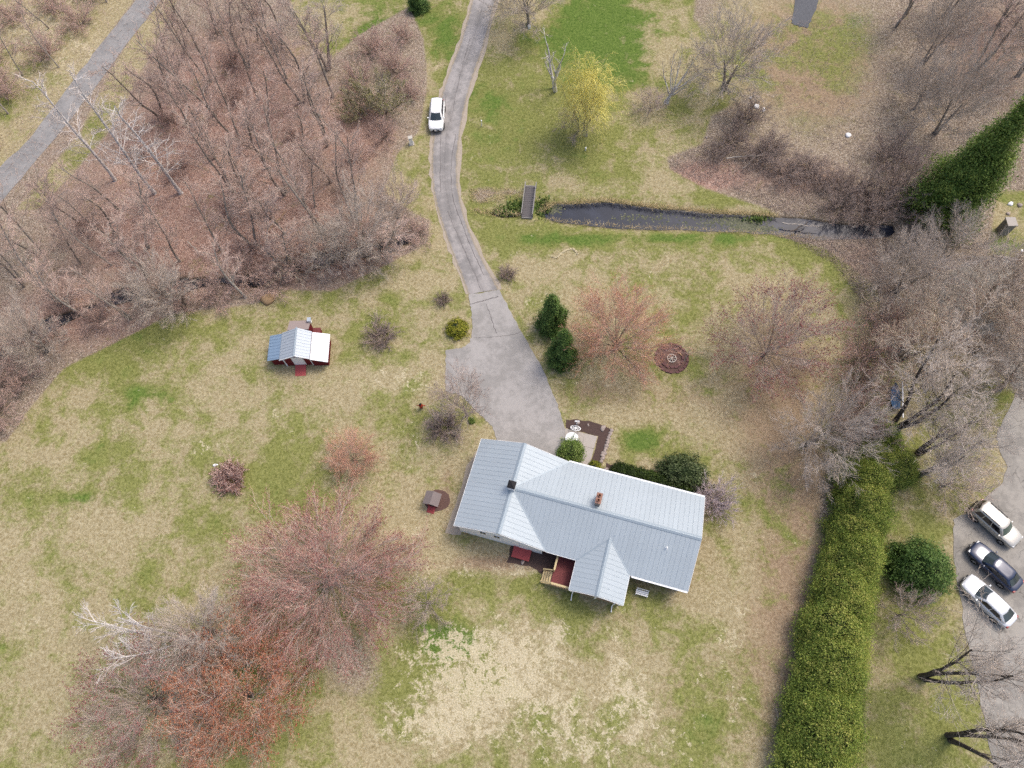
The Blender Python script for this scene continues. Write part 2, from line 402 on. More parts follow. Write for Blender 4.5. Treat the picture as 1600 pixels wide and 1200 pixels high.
def ground_mat():
    t = NT('lawn_and_leaf_litter'); co = t.co()
    za = t.n('SeparateColor'); t.l(t.attr('zone_a', 'Color'), za.inputs[0])
    zb = t.n('SeparateColor'); t.l(t.attr('zone_b', 'Color'), zb.inputs[0])
    grn, pal, lit = za.outputs; red, lus, ear = zb.outputs
    big = t.noise(co, 0.10, 3, 0.6); mid = t.noise(co, 0.45, 4, 0.65, 0.6); sml = t.noise(co, 2.2, 4, 0.7, 0.3); fin = t.noise(co, 7.0, 3, 0.7)
    grit = t.noise(co, 16.0, 2, 0.6)
    sum_ = lambda *a: a[0] if len(a) == 1 else t.math('ADD', a[0], sum_(*a[1:]))
    dev = lambda n, k: t.math('MULTIPLY_ADD', n, k, -k / 2)
    # dry grass and green grass
    tuft = t.noise(co, 3.6, 5, 0.75, 0.8)
    straw = t.mix(t.step(tuft, 0.32, 0.68), alb(160, 144, 104), alb(212, 199, 162))
    straw = t.mix(t.step(t.math('ADD', ear, dev(mid, 0.8)), 0.25, 0.75), straw, t.mix(t.step(tuft, 0.32, 0.68), alb(154, 130, 104), alb(196, 173, 144)))
    grass = t.mix(t.step(tuft, 0.32, 0.68), alb(116, 121, 62), alb(168, 169, 104))
    vivid = t.mix(t.step(tuft, 0.32, 0.68), alb(84, 112, 46), alb(132, 152, 78))
    grass = t.mix(t.step(sum_(lus, dev(mid, 1.2), dev(big, 1.2)), 0.28, 0.7), grass, vivid)
    gf = t.step(sum_(grn, dev(big, 2.5), dev(mid, 2.2), dev(sml, 0.9), dev(fin, 0.6)), 0.22, 0.92)
    col = t.mix(gf, straw, grass)
    # bleached dead patches
    pf = t.step(sum_(pal, dev(t.noise(co, 0.9, 4, 0.7, 0.8), 2.0), dev(sml, 1.6), dev(fin, 0.9)), 0.34, 0.68)
    col = t.mix(t.math('MULTIPLY', pf, 0.92), col, t.mix(t.step(fin, 0.35, 0.65), alb(202, 188, 150), alb(236, 224, 192)))
    # leaf litter: small scraps of many browns
    vc = t.n('SeparateColor'); t.l(t.voro(co, 12.0), vc.inputs[0])
    leaf = t.ramp(vc.outputs[0], [(0.0, alb(116, 102, 88)), (0.35, alb(156, 139, 120)), (0.65, alb(180, 162, 142)), (0.85, alb(200, 184, 164)), (1.0, alb(220, 208, 190))])
    leafr = t.ramp(vc.outputs[1], [(0.0, alb(132, 101, 90)), (0.4, alb(180, 144, 128)), (0.75, alb(202, 168, 151)), (1.0, alb(220, 192, 175))])
    leaf = t.mix(t.step(t.math('ADD', red, dev(mid, 0.8)), 0.2, 0.8), leaf, leafr)
    leaf = t.mix(t.step(sum_(mid, dev(sml, 0.6)), 0.55, 0.8), leaf, t.mix(fin, alb(132, 124, 84), alb(170, 156, 120)))
    lf = t.step(sum_(lit, dev(mid, 0.35), dev(sml, 0.5), dev(fin, 0.5)), 0.35, 0.65)
    col = t.mix(lf, col, leaf)
    g = t.math('MULTIPLY', t.math('MULTIPLY_ADD', grit, 0.9, 0.57), t.math('MULTIPLY_ADD', mid, 0.24, 0.88))
    # damp soil on the banks below the lawn's level
    sp = t.n('SeparateXYZ'); t.l(t.n('NewGeometry').outputs['Position'], sp.inputs[0])
    col = t.mix(t.step(sp.outputs[2], -0.12, -0.38), col, alb(78, 70, 58))
    t.bump(t.math('ADD', fin, t.math('MULTIPLY', sml, 1.5)), 0.55, 0.08)
    return t.done(t.mul(col, g), 1.0, spec=0.05)
me.materials.append(ground_mat())
tag(obj('ground', me), kind='structure')

# ------------------------------------------------------------------ water
def water_mat(name, col, rough):
    t = NT(name); co = t.co()
    t.bump(t.noise(co, 1.6, 3), 0.05, 0.05)
    c = t.mix(t.step(t.noise(co, 0.5, 4), 0.45, 0.7), col, tuple(v * 1.7 for v in col[:3]) + (1,))
    return t.done(c, rough, spec=0.5)
M['water'] = water_mat('pond_water', alb(42, 47, 60), 0.05)
M['brook_water'] = water_mat('brook_water', alb(48, 46, 48), 0.15)
def grow_poly(poly, d):
    n = len(poly); out = []
    a = sum(poly[i][0] * poly[(i + 1) % n][1] - poly[(i + 1) % n][0] * poly[i][1] for i in range(n))
    s = 1 if a > 0 else -1
    for i in range(n):
        tx = poly[(i + 1) % n][0] - poly[i - 1][0]; ty = poly[(i + 1) % n][1] - poly[i - 1][1]
        l = math.hypot(tx, ty) + 1e-9
        out.append((poly[i][0] + s * ty / l * d, poly[i][1] - s * tx / l * d))
    return out
tag(obj('pond_water', sheet('pond_water', grow_poly(POND, 0.6), -0.33, M['water'], 0.1)), kind='structure')
tag(obj('pool_water', sheet('pool_water', grow_poly(POOL, 0.5), -0.33, M['brook_water'], 0.1)), kind='structure')
tag(obj('brook_water', sheet('brook_water', BROOK, -0.33, M['brook_water'], 0.1)), kind='structure')

M['algae'] = leaf_mat('pond_algae', [(0, alb(96, 102, 78)), (0.5, alb(126, 130, 98)), (1, alb(150, 150, 122))])
M['wet_plants'] = leaf_mat('bank_plants', [(0, alb(96, 122, 52)), (0.5, alb(126, 150, 72)), (1, alb(156, 170, 100))])
def flakes(name, spots, n, size, mat, label, z, seed, up=0.0):
    r = np.random.default_rng(seed); V = []; F = []; T = []
    for (px, py, rx, ry, w) in spots:
        for k in range(int(n * w)):
            p = G(px + r.normal() * rx, py + r.normal() * ry)
            s = size * r.uniform(0.4, 1.3); a = r.uniform(0, 6.28); b0 = len(V); nn = 5; hz = z + r.uniform(0.002, 0.012) + up * r.uniform(0, 1)
            tilt = Vector((r.normal(), r.normal(), 0)) * (0.9 * min(1, up * 3))
            for i in range(nn):
                q = a + i * 6.2832 / nn; rr = s * r.uniform(0.6, 1.2)
                dx, dy = rr * math.cos(q), rr * math.sin(q)
                V.append((p.x + dx, p.y + dy, hz + (tilt.x * dx + tilt.y * dy)))
            F.append(tuple(range(b0, b0 + nn))); T += [r.uniform()] * nn
    me = mesh(name, V, F, mat)
    at = me.attributes.new('tint', 'FLOAT', 'POINT'); at.data.foreach_set('value', np.array(T, np.float32))
    return tag(obj(name, me), label, name.split('_')[-1], kind='stuff')
flakes('pond_algae', [(1150, 344, 20, 5, .9), (1170, 352, 14, 4, .8), (862, 322, 7, 4, .7), (1000, 337, 26, 3, .25), (1090, 346, 30, 4, .2), (1195, 355, 12, 3, .3)], 420, 0.12, M['algae'], 'pale green algae floating on the pond', -0.325, 5)
flakes('bank_plants', [(850, 318, 5, 5, 1), (808, 321, 9, 5, 1), (790, 329, 8, 4, .7), (843, 326, 4, 7, .8), (1185, 340, 10, 3, .3)], 380, 0.13, M['wet_plants'], 'low green plants on the pond bank by the footbridge', -0.3, 6, 0.4)

# ------------------------------------------------------------------ driveway, road, parking lot
def asphalt_mat(name, a, b, crack=0.0):
    t = NT(name); co = t.co()
    n1 = t.noise(co, 0.25, 4, 0.65); n2 = t.noise(co, 1.6, 4, 0.7); n3 = t.noise(co, 22, 2, 0.6)
    col = t.mix(t.step(t.math('ADD', n1, t.math('MULTIPLY_ADD', n2, 0.7, -0.35)), 0.36, 0.64), a, b)
    g = t.math('MULTIPLY_ADD', n3, 0.5, 0.75)
    if crack:
        w = t.n('Mix', data_type='VECTOR'); w.inputs[0].default_value = 0.22; t.l(co, w.inputs[4])
        nz = t.n('TexNoise'); t.l(co, nz.inputs['Vector']); nz.inputs['Scale'].default_value = 0.6; nz.inputs['Detail'].default_value = 4
        mv = t.n('VectorMath', operation='MULTIPLY_ADD'); t.l(nz.outputs['Color'], mv.inputs[0]); mv.inputs[1].default_value = (2.2,) * 3; t.l(co, mv.inputs[2])
        e = t.voro(mv.outputs[0], crack, 'Distance', 'DISTANCE_TO_EDGE')
        msk = t.step(t.noise(co, 0.3, 3), 0.40, 0.55)
        ck = t.math('MULTIPLY', t.math('SUBTRACT', 1.0, t.step(e, 0.003, 0.012)), msk)
        g = t.math('MULTIPLY', g, t.math('MULTIPLY_ADD', ck, -0.42, 1.0))
    t.bump(n3, 0.2, 0.01)
    return t.done(t.mul(col, g), 0.95, spec=0.15)
M['drive'] = asphalt_mat('driveway_asphalt', alb(172, 168, 163), alb(194, 189, 184), 0.0)
M['drive_old'] = asphalt_mat('old_driveway_asphalt', alb(164, 160, 157), alb(192, 186, 182), 0.18)
M['road'] = asphalt_mat('road_asphalt', alb(160, 158, 156), alb(178, 175, 172), 0.0)
M['lot'] = asphalt_mat('parking_lot_asphalt', alb(164, 159, 151), alb(190, 184, 174), 0.34)
def track_mat(name, a, b):
    """old drive: paler wheel tracks, dusty crumbling sides; 'across' runs from -1 to 1 over its width"""
    t = NT(name); co = t.co(); ac = t.math('ABSOLUTE', t.attr('across'))
    n1 = t.noise(co, 0.25, 4, 0.65); n2 = t.noise(co, 1.6, 4, 0.7); n3 = t.noise(co, 22, 2, 0.6); n4 = t.noise(co, 5, 3, 0.7)
    col = t.mix(t.step(t.math('ADD', n1, t.math('MULTIPLY_ADD', n2, 0.7, -0.35)), 0.36, 0.64), a, b)
    d = t.math('ABSOLUTE', t.math('SUBTRACT', ac, 0.48))
    trk = t.math('SUBTRACT', 1.0, t.step(d, 0.08, 0.3))
    col = t.mul(col, t.math('MULTIPLY_ADD', trk, 0.12, 0.93))
    side = t.step(t.math('ADD', ac, t.math('MULTIPLY_ADD', t.math('ADD', n2, n4), 0.3, -0.3)), 0.84, 0.99)
    col = t.mix(t.math('MULTIPLY', side, 0.75), col, t.mix(n4, alb(150, 134, 104), alb(206, 190, 160)))
    mid = t.math('SUBTRACT', 1.0, t.step(t.math('ADD', ac, t.math('MULTIPLY_ADD', n4, 0.2, -0.1)), 0.0, 0.09))
    col = t.mul(col, t.math('SUBTRACT', t.math('MULTIPLY_ADD', n3, 0.5, 0.75), t.math('MULTIPLY', t.math('MULTIPLY', mid, n2), 0.3)))
    t.bump(n3, 0.2, 0.01)
    return t.done(col, 0.95, spec=0.15)
M['drive_track'] = track_mat('worn_driveway_asphalt', alb(160, 156, 153), alb(190, 184, 180))
M['gravel'] = plain('gravel_shoulder', alb(196, 182, 164), 1.0, vary=0.3, scale=3)

DL = [(745, -40), (738, 0), (722, 60), (703, 110), (690, 150), (679, 200), (675, 260), (681, 315), (698, 370), (717, 420), (732, 460)]
DR = [(786, -40), (775, 0), (753, 80), (736, 130), (720, 200), (714, 270), (723, 330), (746, 390), (779, 452)]
old = smooth_line(gp(DL), 14, False, 0.09) + smooth_line(gp(DR), 14, False, 0.09)[::-1]
sh = smooth_line(gp([(x - 4, y) for x, y in DL]), 5, False, 0.2) + smooth_line(gp([(x + 5, y) for x, y in DR]), 5, False, 0.2)[::-1]
tag(obj('driveway_shoulder', sheet('driveway_shoulder', sh, 0.012, M['gravel'], 0.02)), kind='structure')
def resample(line, n):
    L = [0.0]
    for p, q in zip(line, line[1:]): L.append(L[-1] + math.hypot(q[0] - p[0], q[1] - p[1]))
    xs = np.interp(np.linspace(0, L[-1], n), L, [p[0] for p in line]); ys = np.interp(np.linspace(0, L[-1], n), L, [p[1] for p in line])
    return list(zip(xs, ys))
dl_, dr_ = resample(smooth_line(gp(DL), 10), 150), resample(smooth_line(gp(DR), 10), 150)
V, F, A = [], [], []; NC = 8
for (ax, ay), (bx, by) in zip(dl_, dr_):
    j0, j1 = rnd.uniform(-.02, .02), rnd.uniform(-.02, .02)
    for c in range(NC + 1):
        q = c / NC; q = q + (j0 if c == 0 else j1 if c == NC else 0)
        V.append((ax + (bx - ax) * q, ay + (by - ay) * q, .03 + .02 * (1 - (2 * q - 1) ** 2))); A.append(2 * q - 1)
for i in range(149): F += [(i * (NC + 1) + c, i * (NC + 1) + c + 1, (i + 1) * (NC + 1) + c + 1, (i + 1) * (NC + 1) + c) for c in range(NC)]
me_d = mesh('driveway', V, [f[::-1] for f in F], M['drive_track'], True)
at = me_d.attributes.new('across', 'FLOAT', 'POINT'); at.data.foreach_set('value', np.array(A, np.float32))
d1 = tag(obj('driveway', me_d), kind='structure')
APR = [(732.5, 460.5), (737, 490), (738, 520), (734, 535), (722, 544), (697, 546), (696, 580), (697, 612), (722, 618), (742, 640), (768, 665), (778, 690), (786, 740), (840, 760), (880, 745), (886, 700), (882, 668), (870, 628), (846, 572), (815, 519), (780, 453)]
def densify(pts, n, jit):
    out = []
    for i in range(len(pts)):
        a, b = pts[i], pts[(i + 1) % len(pts)]
        for k in range(n):
            out.append((a[0] + (b[0] - a[0]) * k / n + rnd.uniform(-jit, jit), a[1] + (b[1] - a[1]) * k / n + rnd.uniform(-jit, jit)))
    return out
d2 = tag(obj('parking_apron', sheet('parking_apron', densify(gp(APR), 9, 0.07), 0.034, M['drive'])), kind='structure')
M['crack'] = plain('tar_filled_crack', alb(118, 112, 110), 0.9)
def crack(parent, pts, w, z):
    ln = smooth_line(gp(pts), 8, False, 0.05); V = []; F = []
    for i, (x, y) in enumerate(ln):
        j = min(i + 1, len(ln) - 1); k = max(i - 1, 0)
        tx, ty = ln[j][0] - ln[k][0], ln[j][1] - ln[k][1]; l = math.hypot(tx, ty) + 1e-9; ww = w * rnd.uniform(0.4, 1.2)
        V += [(x - ty / l * ww, y + tx / l * ww, z), (x + ty / l * ww, y - tx / l * ww, z)]
    for i in range(len(ln) - 1): F.append((2 * i, 2 * i + 1, 2 * i + 3, 2 * i + 2))
    return obj('crack', mesh('crack', V, F, M['crack']), parent)
crack(d2, [(734, 476), (748, 472), (762, 468), (779, 464)], 0.045, 0.040)
crack(d2, [(760, 476), (766, 492), (771, 508), (776, 521)], 0.03, 0.040)
crack(d2, [(742, 528), (775, 526), (800, 523), (814, 519)], 0.025, 0.040)
crack(d1, [(697, 150), (690, 200), (688, 250), (689, 300)], 0.028, 0.056)
crack(d1, [(712, 210), (705, 260), (708, 310), (722, 350), (738, 390), (756, 430)], 0.03, 0.056)
crack(d1, [(700, 330), (716, 370), (738, 420), (752, 455)], 0.025, 0.056)
crack(d1, [(735, 60), (722, 105), (712, 150), (704, 190)], 0.028, 0.056)

ROAD_L = gp([(-190, 470), (-60, 330), (0, 262), (50, 212), (115, 125), (165, 60), (212, 0), (290, -120)])
ROAD_R = gp([(-140, 480), (-10, 330), (42, 268), (100, 200), (175, 100), (215, 48), (252, 0), (340, -120)])
tag(obj('road', sheet('road', smooth_line(ROAD_L, 5, False, 0.12) + smooth_line(ROAD_R, 5, False, 0.12)[::-1], 0.03, M['road'])), kind='structure')
LOT = [(1490, 811), (1512, 800), (1545, 775), (1568, 752), (1574, 730), (1560, 700), (1556, 680), (1572, 650), (1590, 610), (1570, 590), (1530, 560), (1490, 540), (1470, 510), (1462, 470), (1480, 430), (1516, 400), (1552, 401), (1620, 411), (1760, 430), (1900, 700), (1900, 1300), (1565, 1300), (1552, 1200), (1540, 1130), (1527, 1070), (1512, 1010), (1503, 950), (1493, 890), (1488, 840)]
tag(obj('parking_lot', sheet('parking_lot', densify(gp(LOT), 4, 0.1), 0.03, M['lot'])), kind='structure')
# ------------------------------------------------------------------ the house
HO = Vector((-1.686, 16.444, 0)); HR = math.radians(-15.2)
house = thing('house', 'white and red house under a grey-blue ribbed metal roof', 'house', HO, HR)
ZE, ZR, RUN = 2.6, 4.6, 4.25; PITCH = (ZR - ZE) / RUN
VR, UR, UP = 0.5, -0.45, 8.95                    # ridge lines: main house, garage, porch
zN = lambda u, v: ZR - PITCH * (v - VR)
zS = lambda u, v: ZR - PITCH * (VR - v)
zGW = lambda u, v: ZR - PITCH * (UR - u)
zGE = lambda u, v: ZR - PITCH * (u - UR)
ZPR = ZE + 2.35 * PITCH
zPW = lambda u, v: ZPR - PITCH * (UP - u)
zPE = lambda u, v: ZPR - PITCH * (u - UP)
VA = VR - (ZR - ZPR) / PITCH
V0, V1, U0, U1, UV = -3.75, 4.75, -4.70, 16.4, 3.80

# sheathing under the metal: also the parent of the panels
slopes = {'main_n': ([(UR, VR), (U1, VR), (U1, V1), (UV, V1)], zN), 'main_s': ([(UR, VR), (UV, V0), (6.6, V0), (UP, VA), (11.3, V0), (U1, V0), (U1, VR)], zS),
          'gar_w': ([(U0, V0), (UR, V0), (UR, V1), (U0, V1)], zGW), 'gar_e1': ([(UR, V1), (UR, VR), (UV, V1)], zGE), 'gar_e2': ([(UR, VR), (UR, V0), (UV, V0)], zGE),
          'por_w': ([(6.6, -6.4), (UP, -6.4), (UP, VA), (6.6, V0)], zPW), 'por_e': ([(UP, -6.4), (11.3, -6.4), (11.3, V0), (UP, VA)], zPE)}
vs, fs = [], []
for poly, zf in slopes.values():
    b = len(vs); n = len(poly)
    vs += [(u, v, zf(u, v) - .012) for u, v in poly] + [(u, v, zf(u, v) - .10) for u, v in poly]
    fs += [tuple(range(b, b + n)), tuple(range(b + 2 * n - 1, b + n - 1, -1))] + [(b + i, b + n + i, b + n + (i + 1) % n, b + (i + 1) % n) for i in range(n)]
roof = obj('roof', mesh('roof_sheathing', vs, fs, M['roof_trim']), house)

def panels(parent, lo, hi, step, axis, top, low, zf, mat, kinks=()):
    """ribbed metal panels side by side. axis 'u': they lie next to each other along u and run down v"""
    n = max(1, round((hi - lo) / step)); step = (hi - lo) / n
    for i in range(n):
        a, b = lo + i * step, lo + (i + 1) * step
        ts = [a] + [k for k in kinks if a + 1e-4 < k < b - 1e-4] + [b]
        P = lambda s, q, dz: ((s, q, zf(s, q) + dz) if axis == 'u' else (q, s, zf(q, s) + dz))
        g = 0.0006
        upper = [(min(max(t, a + g), b - g), top(t)) for t in ts]; lower = [(min(max(t, a + g), b - g), low(t)) for t in ts]
        ring = upper + lower[::-1]
        if max(abs(p[1] - q[1]) for p, q in zip(upper, lower)) < .05: continue
        k = len(ring); V = [P(s, q, .022) for s, q in ring] + [P(s, q, .0) for s, q in ring]
        F = [tuple(range(k)), tuple(range(2 * k - 1, k - 1, -1))] + [(j, k + j, k + (j + 1) % k, (j + 1) % k) for j in range(k)]
        # the raised seam on the panel's first edge and a low one in its middle
        for s0, w, hh in ((a + .035, .06, .03),):
            q0, q1 = top(s0), low(s0)
            if abs(q1 - q0) < .1: continue
            bb = len(V)
            for q in (q0, q1):
                V += [P(s0 - w / 2, q, .023), P(s0 + w / 2, q, .023), P(s0 + w / 4, q, .023 + hh * .6), P(s0 - w / 4, q, .023 + hh * .6)]
            F += [(bb, bb + 1, bb + 2, bb + 3), (bb + 7, bb + 6, bb + 5, bb + 4), (bb + 1, bb + 5, bb + 6, bb + 2), (bb + 2, bb + 6, bb + 7, bb + 3), (bb + 3, bb + 7, bb + 4, bb)]
        me = mesh('roof_panel', V, F, mat)
        bmx = bmesh.new(); bmx.from_mesh(me); bmesh.ops.recalc_face_normals(bmx, faces=bmx.faces); bmx.to_mesh(me); bmx.free()
        obj('roof_panel', me, parent)
SP = 0.42
OV = .04
panels(roof, UR, U1, SP, 'u', lambda u: VR, lambda u: min(V1, VR + (u - UR)) + OV * (u > UV), zN, M['roof'], (UV,))
def low_s(u):
    if u < UV: return VR - (u - UR)
    if 6.6 < u < 11.3: return V0 + (2.35 - abs(u - UP))
    return V0 - OV
panels(roof, UR, U1, SP, 'u', lambda u: VR, low_s, zS, M['roof'], (UV, 6.6, UP, 11.3))
panels(roof, V0, V1, SP, 'v', lambda v: UR, lambda v: U0 - OV, zGW, M['roof'])
panels(roof, V0, V1, SP, 'v', lambda v: UR, lambda v: UR + abs(v - VR), zGE, M['roof'], (VR,))
panels(roof, -6.4, VA, SP, 'v', lambda v: UP, lambda v: 6.6 - OV if v < V0 else 6.6 + (v - V0), zPW, M['roof'], (V0,))
panels(roof, -6.4, VA, SP, 'v', lambda v: UP, lambda v: 11.3 + OV if v < V0 else 11.3 - (v - V0), zPE, M['roof'], (V0,))

def cap(a, b, z, along, name='ridge_cap', w=.20):
    """folded metal over a ridge"""
    V = []
    for t in (a, b):
        for s, dz in ((-w, -w * PITCH + .075), (-.02, .085), (.02, .085), (w, -w * PITCH + .075), (w, -w * PITCH + .05), (-w, -w * PITCH + .05)):
            V.append((t, along + s, z + dz) if name == 'u' else (along + s, t, z + dz))
    F = [tuple(range(6)), tuple(range(11, 5, -1))] + [(i, i + 6, (i + 1) % 6 + 6, (i + 1) % 6) for i in range(6)]
    return obj('ridge_cap', mesh('ridge_cap', V, F, M['roof_trim']), roof)
cap(UR + .3, U1 + .03, ZR, VR, 'u'); cap(V0 - .03, V1 + .03, ZR, UR, 'v'); cap(-6.43, VA + .1, ZPR, UP, 'v', .17)
# valley flashing
def strip(name, a, b, w, h, mat, parent, dz=0):
    bmx = bmesh.new(); add_bar(bmx, (a[0], a[1], a[2] + dz), (b[0], b[1], b[2] + dz), w, h); return obj(name, bm_mesh(name, bmx, mat), parent)
strip('valley', (UR, VR, ZR), (UV, V1, ZE), .14, .02, M['roof_trim'], roof, .045)
strip('valley', (UR, VR, ZR), (UV, V0, ZE), .14, .02, M['roof_trim'], roof, .045)
strip('valley', (UP, VA, ZPR), (6.6, V0, ZE), .12, .02, M['roof_trim'], roof, .045)
strip('valley', (UP, VA, ZPR), (11.3, V0, ZE), .12, .02, M['roof_trim'], roof, .045)

# walls
def prism(name, prof, a, b, axis, mat):
    """a gabled block: prof = outline across, from a to b along axis"""
    n = len(prof); V = []
    for t in (a, b): V += [((t, s, z) if axis == 'u' else (s, t, z)) for s, z in prof]
    F = [tuple(range(n)), tuple(range(2 * n - 1, n - 1, -1))] + [(i, n + i, n + (i + 1) % n, (i + 1) % n) for i in range(n)]
    me = mesh(name, V, F, mat)
    bmx = bmesh.new(); bmx.from_mesh(me); bmesh.ops.recalc_face_normals(bmx, faces=bmx.faces); bmx.to_mesh(me); bmx.free()
    return obj(name, me, house)
UN = .11                                                     # walls stop below the sheathing
gp_ = lambda u: (u, zGW(u, 0) - UN) if u < UR else (u, zGE(u, 0) - UN)
gw = prism('garage_wall', [(-4.38, 0), (3.45, 0), gp_(3.45), gp_(UR), gp_(-4.38)], -3.62, 4.45, 'v', M['siding_white'])
mp = lambda v: (v, (zN(0, v) if v > VR else zS(0, v)) - UN)
prism('house_wall', [(-3.4, 0), (4.45, 0), mp(4.45), mp(VR), mp(-3.4)], 3.46, 16.1, 'u', M['siding_red'])
# small dark windows in the white gable, each with a frame
for u in (-2.05, -.75):
    fr = box_obj('window', house, M['white'], u - .33, u + .33, -3.66, -3.60, 1.95, 2.75)
    box_obj('pane', fr, M['window'], u - .26, u + .26, -3.68, -3.655, 2.02, 2.68)
    box_obj('muntin', fr, M['white'], u - .02, u + .02, -3.69, -3.682, 2.02, 2.68)
d = box_obj('door', house, M['white'], 1.25, 2.15, -3.66, -3.60, .42, 2.4); box_obj('handle', d, M['dark'], 1.33, 1.38, -3.70, -3.66, 1.3, 1.4)
for u in (12.4, 14.4):
    fr = box_obj('window', house, M['white'], u - .5, u + .5, -3.44, -3.39, 1.0, 2.1); box_obj('pane', fr, M['window'], u - .43, u + .43, -3.46, -3.435, 1.07, 2.03)
for u in (5.5, 9.8, 13.0):
    fr = box_obj('window', house, M['white'], u - .5, u + .5, 4.44, 4.49, 1.0, 2.1); box_obj('pane', fr, M['window'], u - .43, u + .43, 4.485, 4.51, 1.07, 2.03)
gd = box_obj('garage_door', house, M['white'], -3.6, 2.6, 4.44, 4.50, .05, 2.3)
for k in range(4): box_obj('panel', gd, M['white'], -3.5, 2.5, 4.50, 4.52, .12 + k * .55, .58 + k * .55)
# white fascia and gutters at eaves and gable edges
def fascia(a, b, name='fascia', w=.03, h=.16, mat='white', dz=-.085): return strip(name, a, b, w, h, M[mat], house, dz)
e = .055
fascia((UV + .05, V0 - e, ZE), (6.55, V0 - e, ZE)); fascia((11.4, V0 - e, ZE), (U1, V0 - e, ZE)); fascia((UV, V1 + e, ZE), (U1, V1 + e, ZE))
fascia((U0 - e, V0, ZE), (U0 - e, V1, ZE))
for v in (V0 - .03, V1 + .03):
    fascia((U0 - .05, v, ZE), (UR, v, ZR), 'rake_board', dz=-.07); fascia((UV, v, ZE), (UR, v, ZR), 'rake_board', dz=-.07)
for v0, v1 in ((V0, VR), (V1, VR)): fascia((U1 + .03, v0, ZE), (U1 + .03, v1, ZR), 'rake_board', dz=-.07)
fascia((6.6 - e, -6.4, ZE), (6.6 - e, V0, ZE)); fascia((11.3 + e, -6.4, ZE), (11.3 + e, V0, ZE))
fascia((6.6, -6.43, ZE), (UP, -6.43, ZPR), 'rake_board', dz=-.07); fascia((11.3, -6.43, ZE), (UP, -6.43, ZPR), 'rake_board', dz=-.07)
strip('gutter', (11.5, V0 - .13, ZE - .06), (U1, V0 - .13, ZE - .06), .10, .09, M['white_metal'], house)
strip('gutter', (UV, V1 + .13, ZE - .06), (U1, V1 + .13, ZE - .06), .10, .09, M['white_metal'], house)
# porch: gable infill, beam, posts, deck, stairs, railing
prism('porch_gable', [(6.75, ZE - .06), (11.15, ZE - .06), (UP, ZPR - .14)], -6.28, -6.20, 'v', M['siding_white'])
box_obj('porch_beam', house, M['white'], 6.7, 11.2, -6.32, -6.14, ZE - .32, ZE - .07)
for u in (6.8, 8.95, 11.1): box_obj('porch_post', house, M['white'], u - .07, u + .07, -6.30, -6.16, 1.0, ZE - .33)
bm = bmesh.new()
nb = 19
for i in range(nb):
    v0 = -6.22 + i * (2.76 / nb); add_box(bm, 4.86, 11.2, v0 + .006, v0 + 2.76 / nb - .006, .93 - .0, .97 + rnd.uniform(-.004, .004))
tag(obj('deck_boards', bm_mesh('deck_boards', bm, M['red_deck']), house), kind='stuff')
bm = bmesh.new()
for v in (-6.18, -4.8, -3.5): add_box(bm, 4.9, 11.16, v - .04, v + .04, .72, .925)
for u in (4.96, 7, 9, 11.1):
    for v in (-6.1, -3.6): add_box(bm, u - .06, u + .06, v - .06, v + .06, -.1, .72)
obj('deck_frame', bm_mesh('deck_frame', bm, M['new_wood']), house)
def railing(a, b, gap_mat='new_wood'):
    a = Vector(a); b = Vector(b); n = int((b - a).length / .14)
    bmx = bmesh.new()
    add_bar(bmx, a + Vector((0, 0, .95)), b + Vector((0, 0, .95)), .16, .05); add_bar(bmx, a + Vector((0, 0, .1)), b + Vector((0, 0, .1)), .05, .05)
    for i in range(1, n):
        p = a.lerp(b, i / n); add_box(bmx, p.x - .02, p.x + .02, p.y - .02, p.y + .02, p.z + .126, p.z + .924)
    r_ = obj('railing', bm_mesh('railing', bmx, M[gap_mat]), house)
    for p in (a, b): box_obj('post', r_, M[gap_mat], p.x - .055, p.x + .055, p.y - .055, p.y + .055, p.z, p.z + 1.05)
railing((4.92, -4.98, .97), (4.92, -3.5, .97)); railing((4.92, -6.15, .97), (6.65, -6.15, .97)); railing((6.95, -6.15, .97), (8.8, -6.15, .97)); railing((9.1, -6.15, .97), (10.95, -6.15, .97))
st = box_obj('stairs', house, M['new_wood'], 3.98, 4.84, -6.14, -6.10, 0, .2)
for k in range(4):
    z = .78 - k * .19; u = 4.84 - k * .22
    box_obj('tread', st, M['new_wood'], u - .205, u - .01, -6.09, -5.06, z - .04, z)
for v in (-6.12, -5.03):
    bm = bmesh.new(); add_bar(bm, (4.82, v, .75), (4.0, v, .05), .04, .22); obj('stringer', bm_mesh('stringer', bm, M['new_wood']), st)
    bm = bmesh.new(); add_bar(bm, (4.82, v, 1.85), (3.98, v, 1.12), .10, .05); add_box(bm, 3.94, 4.04, v - .05, v + .05, 0, 1.15); obj('handrail', bm_mesh('handrail', bm, M['new_wood']), st)
bm = bmesh.new()
for i in range(8):
    v0 = -4.62 + i * .125; add_box(bm, .84, 2.45, v0 + .004, v0 + .121, .36, .40)
add_box(bm, .84, 2.45, -4.65, -4.622, .2, .405); add_box(bm, .81, .838, -4.65, -3.63, .2, .405); add_box(bm, 2.452, 2.48, -4.65, -3.63, .2, .405)
for u in (.95, 2.35): add_box(bm, u - .06, u + .06, -4.5, -4.38, -.1, .36)
obj('landing', bm_mesh('landing', bm, M['red_ramp']), house)
